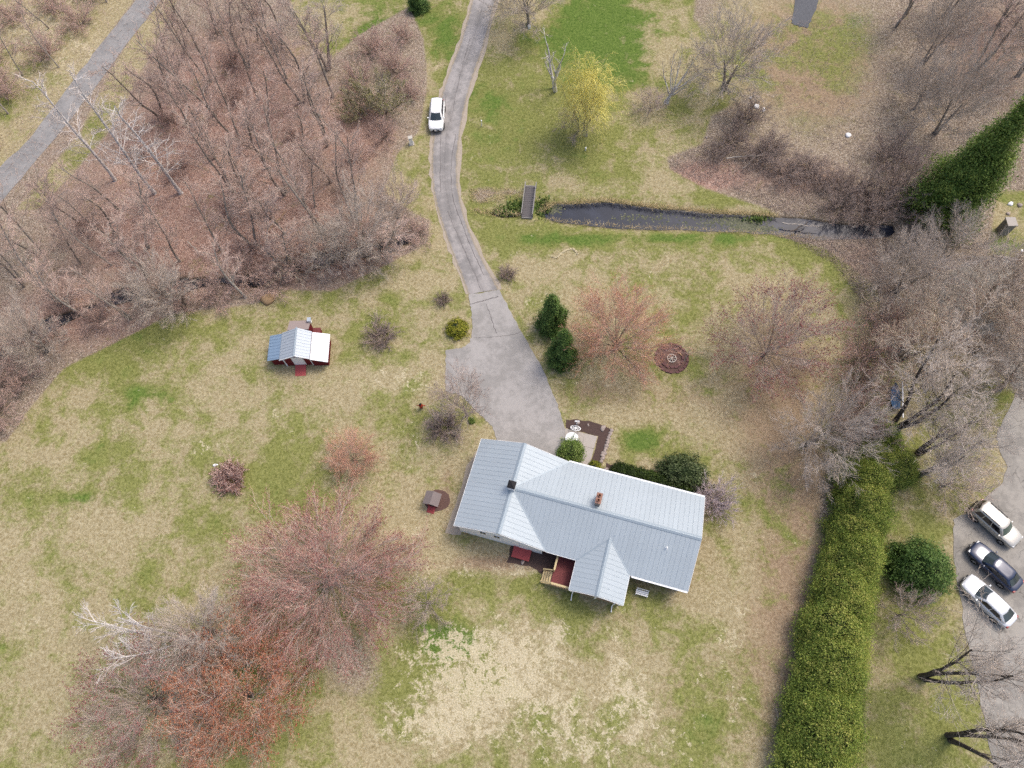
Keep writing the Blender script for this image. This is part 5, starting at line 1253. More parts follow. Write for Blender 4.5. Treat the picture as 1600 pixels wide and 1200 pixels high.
P_['limb'] = bare_tree('long_limbed_tree', 73, (2, 9, .17, 9, 7, .04),
    [dict(n=14, t0=.28, a=30, sd=8, l=.42, r=.30, K=5, c=.08, up=.04, S=4, short=.35, taper=.25, **W), dict(n=9, t0=.28, a=33, sd=9, l=0.4, r=.45, K=3, S=3, c=.09, up=.03, short=.15, rmin=0.01, m=0),
     dict(n=6, t0=.15, a=35, sd=9, l=.5, r=.6, K=2, c=.1, up=.03, short=.2, rmin=0.007, m=0), dict(n=5, t0=.15, a=36, sd=10, l=.58, r=.75, K=1, up=.03, short=.2, rmin=0.006, m=0)],
    (M['bark'], [M['tw_grey']]))
P_['limb_dark'] = bare_tree('dark_long_limbed_tree', 74, (3, 9, .115, 8, 7, .05),
    [dict(n=11, t0=.3, a=26, sd=8, l=.42, r=.30, K=5, c=.08, up=.04, S=4, short=.35, taper=.25, **W), dict(n=8, t0=.28, a=33, sd=9, l=0.4, r=.45, K=3, S=3, c=.09, up=.03, short=.15, rmin=0.01, m=0),
     dict(n=5, t0=.15, a=35, sd=9, l=.5, r=.6, K=2, c=.1, up=.03, short=.2, rmin=0.007, m=0), dict(n=4, t0=.15, a=36, sd=10, l=.58, r=.75, K=1, up=.03, short=.2, rmin=0.006, m=0)],
    (M['bark_dark'], [M['tw_grey']]))
P_['small_grey'] = bare_tree('small_grey_tree', 79, (1, 1.4, .11, 0, 3, .06),
    [dict(n=17, t0=.3, a=0, fan=(5, 70), l=2.3, r=.28, K=5, c=.08, up=.04, S=4, short=0, taper=.25, **W), dict(n=10, t0=.28, a=33, sd=9, l=0.4, r=.45, K=3, S=3, c=.09, up=.03, short=.15, rmin=0.009, m=0),
     dict(n=6, t0=.15, a=35, sd=9, l=.5, r=.6, K=2, c=.1, up=.03, short=.2, rmin=0.0065, m=0), dict(n=5, t0=.15, a=36, sd=10, l=.58, r=.75, K=1, up=.03, short=.2, rmin=0.0055, m=1)],
    (M['bark'], [M['tw_grey'], M['tw_pink']]))
P_['willow'] = bare_tree('willow', 83, (2, 3.0, .2, 10, 4, .06),
    [dict(n=10, t0=.3, a=0, fan=(4, 44), l=1.7, r=.4, K=5, c=.09, up=.04, S=4, short=0, taper=.3, **W), dict(n=8, t0=.3, a=44, l=.30, r=.45, K=4, c=.12, up=-.02, rmin=.012, m=0),
     dict(n=7, t0=.2, a=46, l=2.3, r=.6, K=6, c=.06, up=-.34, rmin=.009, m=0, short=.1), dict(n=8, t0=.1, a=20, l=.3, r=.8, K=1, c=.06, up=-.3, rmin=.008, m=0)],
    (M['bark_pale'], [M['tw_willow']]))
# bushes
P_['bush'] = bare_tree('bare_bush', 89, (34, 1.1, .016, 62, 4, .10),
    [dict(n=10, t0=.1, a=30, l=.45, r=.7, K=2, c=.12, up=.03, rmin=.008, m=0), dict(n=9, t0=.1, a=34, l=.5, r=.75, K=1, c=.12, up=.03, rmin=.007, m=0)],
    (M['bark_dark'], [M['tw_brown']]))
P_['bush_pink'] = bare_tree('pinkish_bush', 97, (60, 1.1, .014, 72, 4, .10),
    [dict(n=12, t0=.1, a=38, l=.4, r=.7, K=2, c=.16, up=.0, rmin=.008, m=0), dict(n=11, t0=.1, a=36, l=.5, r=.75, K=1, c=.14, up=.02, rmin=.006, m=0)],
    (M['bark'], [M['tw_bush']]), dict(size=.035, mat=M['bud_pink'], keep=.4))
P_['lilac'] = bare_tree('lilac', 98, (44, 2.2, .02, 50, 4, .08),
    [dict(n=11, t0=.2, a=28, l=.4, r=.6, K=2, c=.1, up=.03, rmin=.008, m=0), dict(n=9, t0=.15, a=30, l=.5, r=.75, K=1, c=.1, up=.03, rmin=.007, m=0)],
    (M['bark'], [M['tw_mauve']]))
P_['catkin'] = bare_tree('catkin_shrub', 101, (14, 2.6, .04, 42, 5, .09),
    [dict(n=11, t0=.2, a=30, l=.42, r=.45, K=3, c=.12, up=.03, rmin=.008, m=0), dict(n=8, t0=.15, a=34, l=.5, r=.65, K=2, c=.12, up=.03, rmin=.008, m=0), dict(n=6, t0=.15, a=34, l=.5, r=.75, K=1, up=.03, rmin=.007, m=1)],
    (M['bark'], [M['tw_grey'], M['tw_green']]), dict(size=.05, mat=M['bud_catkin'], keep=.25))
P_['thicket'] = bare_tree('thicket_shrub', 103, (18, 2.4, .028, 58, 5, .13),
    [dict(n=10, t0=.12, a=34, l=.45, r=.5, K=2, c=.14, up=.0, rmin=.008, m=0), dict(n=8, t0=.12, a=36, l=.5, r=.7, K=1, c=.14, up=.0, rmin=.007, m=0), dict(n=4, t0=.12, a=38, l=.5, r=.75, K=1, up=.0, rmin=.006, m=0)],
    (M['bark'], [M['tw_woodp']]))
P_['thicket_brown'] = bare_tree('brown_thicket_shrub', 104, (18, 2.4, .028, 58, 5, .13),
    [dict(n=10, t0=.12, a=34, l=.45, r=.5, K=2, c=.14, up=.0, rmin=.008, m=0), dict(n=8, t0=.12, a=36, l=.5, r=.7, K=1, c=.14, up=.0, rmin=.007, m=0), dict(n=4, t0=.12, a=38, l=.5, r=.75, K=1, up=.0, rmin=.006, m=0)],
    (M['bark_dark'], [M['tw_brown']]))
P_['arch'] = bare_tree('arching_shrub', 107, (14, 3.2, .035, 66, 6, .06),
    [dict(n=10, t0=.2, a=26, l=.4, r=.5, K=3, c=.08, up=-.06, rmin=.014, m=0), dict(n=7, t0=.15, a=28, l=.5, r=.7, K=2, c=.08, up=-.05, rmin=.010, m=0)],
    (M['bark_pale'], [M['tw_tan']]))
P_['snag'] = bare_tree('bleached_snag', 109, (2, 4.5, .20, 14, 6, .1),
    [dict(n=5, t0=.25, a=44, sd=14, l=.4, r=.5, K=4, c=.14, up=.05, S=4, short=.3, **W), dict(n=4, t0=.3, a=40, l=.45, r=.5, K=3, c=.14, up=.03, rmin=.012, m=0), dict(n=4, t0=.2, a=40, l=.5, r=.6, K=2, up=.03, rmin=.008, m=0)],
    (M['birch'], [M['tw_birch']]))

# ------------------------------------------------------------------ yard trees
put_tree('maple_tree', P_['maple'], 'salmon-budded fan-shaped maple right of the two small evergreens', (960, 546), 8.6, 5.1)
put_tree('maple_tree', P_['maple_b'], 'sparse pink-tipped maple nearest the curved bed under the stream', (1190, 558), 9.6, 6.0)
put_tree('maple_tree', P_['maple'], 'small orange-red maple above the big bare maple on the left lawn', (557, 722), 3.8, 2.7)
put_tree('maple_tree', P_['big'], 'broad grey maple with red bud tips left of the house', (518, 910), 8.8, 7.6)
put_tree('birch_tree', P_['birch_fork'], 'white forked birch leaning out over the lower left lawn', (300, 1002), 9.0, 3.7, rz=math.radians(180), tilt=(0, math.radians(30)))
put_tree('maple_tree', P_['orange'], 'maple covered in orange flowers at the lower left', (392, 1085), 7.5, 6.4)
put_tree('maple_tree', P_['maple_b'], 'low grey maple fringed with red at the lower left edge', (250, 1092), 6.5, 6.2)
put_tree('bare_tree', P_['grey'], 'grey leafless tree between white birch and broad grey maple', (335, 985), 7.5, 4.6)
put_tree('bare_tree', P_['small_grey'], 'small thin grey tree between broad maple and bleached lawn', (672, 942), 4.6, 2.7)
put_tree('bare_tree', P_['small_grey'], 'bare grey tree reaching over the edge of the parking apron', (730, 650), 9.0, 3.2, rz=0.6)
put_tree('willow_tree', P_['willow'], 'yellow weeping willow beyond the pond', (914, 212), 10.2, 3.5)
put_tree('birch_tree', P_['birch_fan'], 'white birch with fanned limbs right of the yellow willow', (1041, 160), 7.0, 3.4)
put_tree('dead_tree', P_['snag'], 'bleached dead tree left of the yellow willow', (868, 140), 7.5, 2.6)
put_tree('bare_tree', P_['grey'], 'dark bare tree at the top edge right of the driveway', (827, 38), 10, 5.2)
put_tree('bare_tree', P_['grey'], 'wide dark-limbed bare tree at the top right of the willow', (1132, 138), 11, 5.6)
put_tree('bare_tree', P_['limb'], 'bare forked tree beside the green clearing at the top', (512, 108), 12.5, 4.2)
put_tree('bare_tree', P_['small_grey'], 'purplish bare sapling standing behind the willow', (905, 205), 4.0, 2.6)
put_tree('bare_tree', P_['small_grey'], 'thin bare sapling leaning by the fanned birch', (1015, 175), 3.2, 2.2)
put_tree('catkin_shrub', P_['catkin'], 'large catkin-bearing shrub left of the white SUV', (598, 175), 5.0, 3.6, cat='shrub')
put_tree('catkin_shrub', P_['catkin'], 'smaller catkin-bearing shrub at the wood edge near the driveway', (556, 186), 3.4, 2.2, cat='shrub')
put_tree('bare_tree', P_['small_grey'], 'grey tree on the verge below the white utility box', (622, 345), 7.5, 3.2)
put_tree('bare_tree', P_['grey'], 'pale-limbed tree at the wood corner above the small red barn', (566, 396), 9.5, 4.6)
put_tree('arching_shrub', P_['arch'], 'pale arching shrub drooping over the lawn above the small red barn', (460, 425), 3.4, 3.3, cat='shrub')
put_tree('arching_shrub', P_['arch'], 'pale drooping shrub at the end of the brook by the driveway', (590, 402), 2.6, 2.6, cat='shrub')
for bs, h, r_, lb in [((793, 431), 1.1, 1.15, 'round bare bush on the lawn right of the driveway'), ((693, 470), 1.1, 1.0, 'round bare bush on the lawn left of the driveway'),
                     ((692, 668), 1.5, 2.0, 'wide dark bare bush between parking apron and garage'), ((597, 528), 1.7, 2.0, 'tangled bare bush between small red barn and parking apron')]:
    put_tree('bare_bush', P_['bush'], lb, bs, h, r_, cat='bush')
put_tree('bare_bush', P_['bush_pink'], 'dense pinkish bare bush on the open left lawn', (361, 748), 1.4, 1.75, cat='bush')
put_tree('bare_bush', P_['lilac'], 'purple-grey bare lilac bush at the right end of the house', (1116, 785), 2.6, 2.3, cat='bush')
put_tree('bare_bush', P_['arch'], 'straw-coloured drooping clump beside the tangled bare bush', (590, 500), 1.2, 1.2, cat='bush')

# birches among the wood on the upper left
put_tree('birch_tree', P_['birch_tall'], 'white birch nearest the brook among three by the grey road', (283, 302), 14.5, 3.0)
put_tree('birch_tree', P_['birch_tall'], 'middle white birch of three by the grey road', (242, 302), 17.5, 2.8)
put_tree('birch_tree', P_['birch_tall'], 'white birch nearest the grey road of three', (180, 282), 15.0, 2.6)

# the wood between the road and the driveway
def spread_points(poly, dmin, n, seed, avoid=()):
    r = random.Random(seed); out = []
    xs = [p[0] for p in poly]; ys = [p[1] for p in poly]
    for _ in range(6000):
        if len(out) >= n: break
        x, y = r.uniform(min(xs), max(xs)), r.uniform(min(ys), max(ys))
        if sdf(np.array([x]), np.array([y]), poly)[0] > 0: continue
        g = G(x, y)
        if all((g - G(*q)).length > dmin for q in out) and all(math.hypot(x - q[0], y - q[1]) > q[2] for q in avoid): out.append((x, y))
    return out
WOOD_CORE = [(230, 190), (310, 40), (430, -10), (470, 90), (520, 130), (560, 260), (590, 330), (540, 380), (420, 400), (300, 420), (180, 440), (70, 490), (-30, 530), (-60, 470), (60, 390), (150, 330), (190, 270)]
WOOD_BROOK = [(-60, 640), (0, 560), (110, 500), (250, 465), (400, 430), (520, 405), (600, 385), (640, 372), (600, 405), (470, 445), (400, 465), (270, 480), (150, 530), (70, 580), (20, 660), (-60, 690)]
WOOD_ROAD = [(-60, 300), (0, 215), (90, 110), (200, -40), (150, -60), (20, 60), (-100, 200)]
ORD = ['first', 'second', 'third', 'fourth', 'fifth', 'sixth', 'seventh', 'eighth', 'ninth', 'tenth', 'eleventh', 'twelfth', 'thirteenth', 'fourteenth', 'fifteenth', 'sixteenth', 'seventeenth', 'eighteenth', 'nineteenth', 'twentieth',
       'twenty-first', 'twenty-second', 'twenty-third', 'twenty-fourth', 'twenty-fifth', 'twenty-sixth', 'twenty-seventh', 'twenty-eighth', 'twenty-ninth', 'thirtieth']
LOOK = {'wood_a': 'tall straight', 'wood_b': 'twin-stemmed', 'wood_c': 'thin pale-barked', 'grey': 'wide grey'}
core = sorted(spread_points(WOOD_CORE, 3.4, 46, 5, [(285, 330, 55), (240, 300, 45), (185, 285, 40), (250, 240, 40), (215, 200, 40), (330, 360, 30)]), key=lambda p: -(p[1] + 0.2 * p[0]))
ROWN = ['lowest row', 'second row up', 'third row up', 'fourth row up', 'fifth row up', 'sixth row up', 'top row', 'very top row']
per = 9
for q in range(0, len(core), per):
    row = sorted(core[q:q + per])
    for i, p in enumerate(row):
        k = ('wood_a', 'wood_b', 'wood_c', 'wood_b', 'wood_a', 'wood_c', 'wood_b')[(q + i) % 7]
        put_tree('bare_tree', P_[k], '%s leafless tree, %s from left, %s of left wood' % (LOOK[k], ORD[i], ROWN[q // per]), p, rnd.uniform(9, 14.5), rnd.uniform(2.6, 4.2), 'leafless trees of the wood left of the driveway', tilt=(rnd.uniform(-.10, .10), rnd.uniform(-.10, .10)))
for i, p in enumerate(sorted(spread_points(WOOD_BROOK, 4.2, 13, 6))):
    k = ('grey', 'wood_c', 'wood_b')[i % 3]
    put_tree('bare_tree', P_[k], '%s leafless tree over the dark brook, %s from the left' % (LOOK[k], ORD[i]), p, rnd.uniform(6, 9.5), rnd.uniform(3.0, 4.2), 'leafless trees along the brook')
for i, p in enumerate(sorted(spread_points(WOOD_ROAD, 4.0, 8, 8))):
    put_tree('bare_tree', P_['wood_c'], 'thin leafless tree on the far side of the grey road, %s from the left' % ORD[i], p, rnd.uniform(6, 9), rnd.uniform(2.0, 2.8), 'leafless trees beyond the grey road')
for i, p in enumerate(sorted(spread_points([(-40, 560), (150, 470), (420, 420), (640, 365), (660, 375), (560, 420), (420, 460), (260, 478), (120, 545), (20, 650), (-40, 660)], 3.4, 14, 9))):
    put_tree('thicket_shrub', P_['thicket'], 'tangled leafless shrub on the brook bank, %s from the left' % ORD[i], p, rnd.uniform(2, 3.4), rnd.uniform(2.0, 3.0), 'tangled shrubs along the brook', cat='shrub')
for i, p in enumerate(sorted(spread_points(WOOD_CORE, 4.5, 14, 19, [(285, 320, 45), (240, 300, 45), (185, 285, 40)]))):
    put_tree('thicket_shrub', P_['thicket'], 'leafless undergrowth shrub inside the left wood, %s from the left' % ORD[i], p, rnd.uniform(1.6, 3.0), rnd.uniform(1.5, 2.4), 'undergrowth shrubs of the left wood', cat='shrub')

for i, (p, h, r_) in enumerate([((585, 80), 3.4, 2.6), ((620, 110), 3.6, 2.8), ((640, 150), 2.6, 2.0), ((560, 130), 3.0, 2.4), ((632, 60), 2.4, 1.8), ((600, 215), 2.4, 2.2), ((560, 245), 2.6, 2.4)]):
    put_tree('verge_shrub', P_['thicket'], 'grey leafless shrub of the wood edge beside the SUV, %s from the top' % ORD[[1, 2, 4, 3, 0, 5, 6][i]], p, h, r_, 'leafless shrubs of the wood edge beside the driveway', cat='shrub')
for i, p in enumerate(sorted(spread_points([(-20, 230), (20, 190), (90, 90), (170, -20), (60, -30), (-40, 100)], 5.0, 9, 28))):
    put_tree('roadside_shrub', P_['thicket'], 'leafless shrub in the dry field beyond the grey road, %s from the left' % ORD[i], p, rnd.uniform(2.5, 4.2), rnd.uniform(2.2, 3.2), 'leafless shrubs beyond the grey road', cat='shrub')
# trees of the right side
put_tree('bare_tree', P_['grey'], 'grey leafless tree overhanging the hedge end from the lawn side', (1256, 694), 9.5, 5.0)
put_tree('bare_tree', P_['tan'], 'tan-twigged tree just right of the curved leaf-littered bed', (1402, 560), 9.0, 5.4)
put_tree('bare_tree', P_['grey'], 'grey leafless tree between curved bed and large evergreen', (1402, 455), 9.0, 4.6)
put_tree('bare_tree', P_['limb_dark'], 'dark-trunked tree reaching over the lot from above the hedge', (1396, 668), 15, 4.6, rz=0.4)
put_tree('bare_tree', P_['limb_dark'], 'slim dark tree leaning over grass toward the lot', (1435, 708), 12, 3.6, rz=2.0)
put_tree('bare_tree', P_['limb'], 'slim forked tree just above the silver SUV', (1434, 742), 12.5, 4.0, rz=1.0)
put_tree('bare_tree', P_['limb_dark'], 'twin-stemmed tree below the parked white sedan', (1442, 1058), 16, 3.6, rz=1.2)
put_tree('bare_tree', P_['limb_dark'], 'bare tree at the bottom right corner by the lot', (1484, 1152), 15, 3.8, rz=3.0)
put_tree('bare_tree', P_['small_grey'], 'small dark bare tree right of the hedge by the round evergreen', (1402, 962), 6.0, 2.6)
put_tree('bare_tree', P_['small_grey'], 'low bare tree spreading between slim trees and the lot', (1470, 760), 4.6, 3.6)
put_tree('bare_tree', P_['limb'], 'thick grey trunk at the right edge behind the tall evergreen', (1576, 203), 13, 4.0)
put_tree('bare_tree', P_['tan'], 'tan leafless tree over the pavement at the right edge', (1520, 545), 8.5, 5.4)
put_tree('bare_tree', P_['grey'], 'grey leafless tree cut by the right edge beside the pavement', (1560, 610), 10.0, 5.2)
put_tree('bare_tree', P_['grey'], 'grey leafless tree over the top of the pavement at the right', (1540, 470), 8.0, 4.6)
put_tree('bare_tree', P_['tan'], 'tan leafless tree nearest the white post at the right edge', (1592, 480), 8.0, 4.4)
put_tree('bare_tree', P_['grey'], 'grey leafless tree just under the tall pointed evergreen', (1470, 410), 7.5, 4.4)
for i, (p, h, r_) in enumerate([((1462, 208), 13, 4.2), ((1445, 95), 11, 3.6), ((1520, 110), 12, 4.0), ((1560, 40), 12, 4.2), ((1480, 20), 11, 4.0), ((1400, 40), 9, 3.4), ((1430, 170), 8, 3.2), ((1590, 120), 12, 4.0)]):
    put_tree('bare_tree', P_[('grey', 'grey', 'wood_b')[i % 3]], ['tall tree standing nearest the evergreen tip', 'upper grey tree beside the grassy track', 'twin-stemmed tree in the middle', 'broad tree close to the right corner', 'wide grey tree at the top edge', 'small twin-stemmed tree left of the grassy track', 'short tree just above the tall evergreen', 'wide grey tree touching the right edge'][i] + ' of the top right wood', p, h, r_, 'leafless trees of the top right wood')
for i, (p, h, r_) in enumerate([((1390, 250), 3.6, 3.4), ((1415, 300), 4.4, 3.8), ((1370, 318), 3.8, 3.4), ((1330, 300), 3.0, 3.0), ((1435, 345), 4.2, 3.4), ((1310, 330), 2.4, 2.6), ((1362, 343), 2.6, 2.6)]):
    put_tree('thicket_shrub', P_['thicket_brown'], 'grey leafless shrub above the stream left of the tall evergreen, %s from the left' % ORD[[4, 5, 3, 1, 6, 0, 2][i]], p, h, r_, 'leafless shrubs above the stream', cat='shrub')
for i, (p, h, r_) in enumerate([((1145, 222), 3.0, 2.4), ((1185, 250), 2.6, 2.6), ((1225, 275), 2.2, 2.6), ((1262, 270), 2.2, 2.4), ((1118, 245), 2, 1.8), ((1165, 190), 3.4, 2.4), ((1205, 232), 2.2, 2.2), ((1285, 292), 1.9, 2.2)]):
    put_tree('thicket_shrub', P_['thicket_brown'], 'dark brown thicket shrub beyond the pond, %s from the left' % ORD[[1, 3, 5, 6, 0, 2, 4, 7][i]], p, h, r_, 'brown thicket beyond the pond', cat='shrub')
for i, (p, h, r_) in enumerate([((1345, 560), 4.0, 3.2), ((1340, 612), 4.0, 2.8), ((1385, 520), 3.6, 3.0), ((1330, 660), 4.5, 3.2), ((1345, 700), 3.8, 2.8)]):
    put_tree('thicket_shrub', P_['thicket'], 'leafless shrub along the lawn edge above the evergreen hedge, %s from the top' % ORD[[1, 2, 0, 3, 4][i]], p, h, r_, 'leafless shrubs above the hedge', cat='shrub')
put_tree('thicket_shrub', P_['thicket'], 'low brush by the wood corner right of the brook end', (650, 368), 1.8, 2.2, cat='shrub')

# ------------------------------------------------------------------ evergreens and leafy shrubs
def leafy(name, seed, shape, n_clump, per, clump_r, leaf, mat, core_mat, flat=0.3, core=0.8, up=0.35):
    """foliage: clumps of leaf-sized faces over a crown given by shape(u in 0..1 height) -> radius; heights and radii in metres"""
    r = np.random.default_rng(seed); h, prof = shape
    us = r.uniform(0, 1, n_clump * 4); rad = np.array([prof(u) for u in us]); keep = r.uniform(size=len(us)) < (rad / rad.max() * 0.9 + 0.1)
    us = us[keep][:n_clump]; rad = rad[keep][:n_clump]; n = len(us)
    az = r.uniform(0, 6.2832, n)
    bump = 1 + 0.15 * np.sin(3 * az + us * 9 + seed) + 0.11 * np.sin(5 * az - us * 17) + r.normal(size=n) * 0.13
    rr = rad * bump * np.sqrt(r.uniform(0.7, 1.0, n))
    c = np.stack([rr * np.cos(az), rr * np.sin(az), us * h], -1)
    nrm = unit(np.stack([np.cos(az), np.sin(az), np.full(n, up) + us * 0.9], -1))
    ctint = np.clip(r.normal(.5, .22, n) + .15 * (us - .5), 0, 1)
    idx = np.repeat(np.arange(n), per); N = len(idx)
    p = c[idx] + r.normal(size=(N, 3)) * clump_r * np.array([1, 1, .8])
    ln = unit(nrm[idx] + r.normal(size=(N, 3)) * (1 - flat) * 0.8)
    a, b = perp(ln, r); s = leaf * (.35 + 1.1 * r.uniform(size=N) ** 2)[:, None]
    V = np.stack([p - a * s, p - b * s * .45, p + a * s, p + b * s * .45], 1).reshape(-1, 3)
    V[:, 2] = np.maximum(V[:, 2], 0.02)
    F = np.arange(N * 4).reshape(-1, 4)
    T = np.repeat(np.clip(ctint[idx] + r.normal(size=N) * .15, 0, 1), 4)
    fol = np_mesh(name + '_foliage', V, F, [mat], None, T, False)
    # the dense inside of the plant
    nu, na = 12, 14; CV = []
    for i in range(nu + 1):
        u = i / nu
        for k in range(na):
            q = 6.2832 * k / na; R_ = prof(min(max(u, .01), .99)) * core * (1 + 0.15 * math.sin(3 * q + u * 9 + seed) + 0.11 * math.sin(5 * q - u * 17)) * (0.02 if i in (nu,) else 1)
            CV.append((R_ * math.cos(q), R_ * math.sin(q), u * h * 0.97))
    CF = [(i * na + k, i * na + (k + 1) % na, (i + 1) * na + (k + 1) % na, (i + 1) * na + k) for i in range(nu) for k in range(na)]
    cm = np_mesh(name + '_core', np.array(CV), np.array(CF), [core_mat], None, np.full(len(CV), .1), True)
    return dict(foliage=fol, core=cm, h=h, rad=max(prof(u / 20) for u in range(21)))

def put_leafy(kind, proto, label, loc, h, rad, cat, group=None, ry=None, rz=None, stem=True):
    s = rad / proto['rad']; sz = h / proto['h']
    o = thing(kind, label, cat, loc, rnd.uniform(0, 6.28) if rz is None else rz, group, (s, s if ry is None else ry / proto['rad'], sz))
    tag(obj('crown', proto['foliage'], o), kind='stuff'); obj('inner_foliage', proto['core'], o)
    if stem: obj('trunk', STEM, o)
    return o
bm = bmesh.new(); add_cyl(bm, (0, 0), .10, -.1, 1.2, 8, .05); STEM = bm_mesh('stem', bm, M['bark_dark'])

M['lf_arb'] = leaf_mat('arborvitae_leaves', [(0, alb(98, 122, 46)), (.38, alb(148, 172, 72)), (.75, alb(184, 196, 90)), (1, alb(216, 212, 114))])
M['lf_pine'] = leaf_mat('spruce_needles', [(0, alb(66, 94, 44)), (.5, alb(108, 144, 68)), (1, alb(152, 178, 94))])
M['lf_big'] = leaf_mat('cedar_leaves', [(0, alb(66, 92, 34)), (.5, alb(116, 148, 58)), (1, alb(166, 186, 88))])
M['lf_shrub'] = leaf_mat('shrub_leaves', [(0, alb(70, 104, 32)), (.5, alb(122, 156, 62)), (1, alb(172, 190, 104))])
M['lf_rhodo'] = leaf_mat('rhododendron_leaves', [(0, alb(60, 78, 40)), (.5, alb(104, 122, 70)), (1, alb(152, 162, 114))])
M['lf_gold'] = leaf_mat('gold_green_leaves', [(0, alb(100, 116, 24)), (.5, alb(166, 172, 50)), (1, alb(206, 198, 80))])
M['lf_yew'] = leaf_mat('yew_leaves', [(0, alb(40, 58, 22)), (.5, alb(74, 98, 40)), (1, alb(108, 128, 58))])
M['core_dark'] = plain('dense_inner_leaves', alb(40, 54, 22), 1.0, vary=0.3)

dome = lambda u: math.sqrt(max(1 - (u * 1.0) ** 2.4, 0.0)) * (0.8 + 0.2 * min(u / .15, 1))
P_['arb'] = leafy('arborvitae', 1, (5.0, lambda u: 2.1 * (1 - u ** 2.2) ** .6 * (.85 + .15 * min(u / .2, 1)) + .08), 800, 60, .22, .072, M['lf_arb'], M['core_dark'])
P_['arb_b'] = leafy('arborvitae_b', 2, (5.0, lambda u: 2.1 * (1 - u ** 2.8) ** .6 * (.85 + .15 * min(u / .2, 1)) + .08), 800, 60, .23, .072, M['lf_arb'], M['core_dark'])
P_['cone'] = leafy('cone_evergreen', 3, (5.0, lambda u: 1.5 * (1 - u) ** .75 * (.8 + .2 * min(u / .12, 1)) + .05), 480, 44, .14, .08, M['lf_pine'], M['core_dark'])
P_['cedar'] = leafy('tall_cedar', 4, (16.0, lambda u: 3.2 * (1 - u) ** 1.02 * (.75 + .25 * min(u / .1, 1)) + .06), 1300, 64, .34, .105, M['lf_big'], M['core_dark'], core=.72)
P_['round'] = leafy('round_shrub', 5, (2.0, lambda u: 1.2 * dome(u) + .02), 300, 40, .13, .075, M['lf_shrub'], M['core_dark'])
P_['gold'] = leafy('gold_shrub', 6, (1.2, lambda u: 1.0 * dome(u) + .02), 200, 26, .11, .09, M['lf_gold'], M['core_dark'])
P_['rhodo'] = leafy('rhododendron', 7, (2.2, lambda u: 1.5 * dome(u) + .02), 320, 36, .16, .09, M['lf_rhodo'], M['core_dark'])
P_['yew'] = leafy('yew', 8, (1.1, lambda u: .75 * (1 - u ** 4) ** .5 + .05), 200, 26, .10, .08, M['lf_yew'], M['core_dark'])
P_['bigpine'] = leafy('round_pine', 9, (6.0, lambda u: 2.6 * (1 - u ** 1.8) ** .7 * (.8 + .2 * min(u / .15, 1)) + .05), 640, 44, .22, .11, M['lf_pine'], M['core_dark'])

put_leafy('evergreen_tree', P_['cone'], 'upper of the two small cone evergreens beside the parking apron', G(862, 511), 6.3, 1.45, 'tree')
put_leafy('evergreen_tree', P_['cone'], 'lower of the two small cone evergreens beside the parking apron', G(878, 563), 6.3, 1.4, 'tree')
put_leafy('evergreen_tree', P_['cedar'], 'tall pointed dark evergreen at the upper right edge', G(1466, 335), 17.0, 3.5, 'tree')
put_leafy('evergreen_tree', P_['cone'], 'small dark evergreen at the top edge left of the driveway', G(655, 14), 3.2, 1.25, 'tree')
put_leafy('evergreen_tree', P_['bigpine'], 'rounded dark evergreen between the hedge and the parked cars', G(1425, 893), 4.6, 2.4, 'tree')
ordn = ORD; _old = ['first', 'second', 'third', 'fourth', 'fifth', 'sixth', 'seventh', 'eighth', 'ninth', 'tenth', 'eleventh', 'twelfth', 'thirteenth', 'fourteenth', 'fifteenth', 'sixteenth', 'seventeenth', 'eighteenth']
ha, hb = Vector(G(1342, 715)), Vector(G(1252, 1208)); NH = 26
for i in range(NH):
    t = i / (NH - 1); p = ha.lerp(hb, t) + Vector((0.35 + 0.35 * math.sin(i * 2.4) + rnd.uniform(-.25, .25), rnd.uniform(-.3, .3), 0))
    put_leafy('arborvitae_hedge_plant', P_['arb' if i % 2 else 'arb_b'], ordn[i] + ' arborvitae of the long evergreen hedge, counted from its top end', p, rnd.uniform(3.4, 5.6) * (.8 if i == 0 else 1), (1.95 + .45 * t) * (.8 + .2 * min(i / 3, 1)) * rnd.uniform(.9, 1.1), 'hedge plant', 'arborvitae of the long hedge')
for i, (px, py, h, r_, lb) in enumerate([(1372, 690, 2.2, 1.8, 'low evergreen shrub at the top end of the long hedge'), (1395, 735, 2.4, 1.8, 'evergreen shrub beside the hedge top, toward the lot')]):
    put_leafy('evergreen_shrub', P_['arb'], lb, G(px, py), h, r_, 'shrub')
put_leafy('leafy_shrub', P_['round'], 'bright green clipped shrub between garage and concrete walk', G(891, 710), 1.9, 1.15, 'shrub', ry=1.25)
put_leafy('leafy_shrub', P_['gold'], 'golden green round shrub beside the parking apron corner', G(715, 516), 1.15, 1.05, 'shrub')
put_leafy('leafy_shrub', P_['rhodo'], 'large dark green rhododendron at the right rear of the house', G(1066, 742), 2.2, 2.1, 'shrub', ry=1.6, rz=-.26)
put_leafy('leafy_shrub', P_['gold'], 'tiny golden shrub where the concrete walk meets the house', G(929, 730), .6, .55, 'shrub')
put_leafy('leafy_plant', P_['round'], 'very small green plant beside the apron tree', G(737, 658), .4, .3, 'plant', stem=False)
for i in range(7):
    t = i / 6; p = Vector(G(968, 738)).lerp(Vector(G(1066, 767)), t)
    put_leafy('yew_hedge_plant', P_['yew'], ordn[i] + ' clipped yew behind the house, counted from the walk', p, 1.15, .8, 'hedge plant', 'clipped yews behind the house', stem=False)
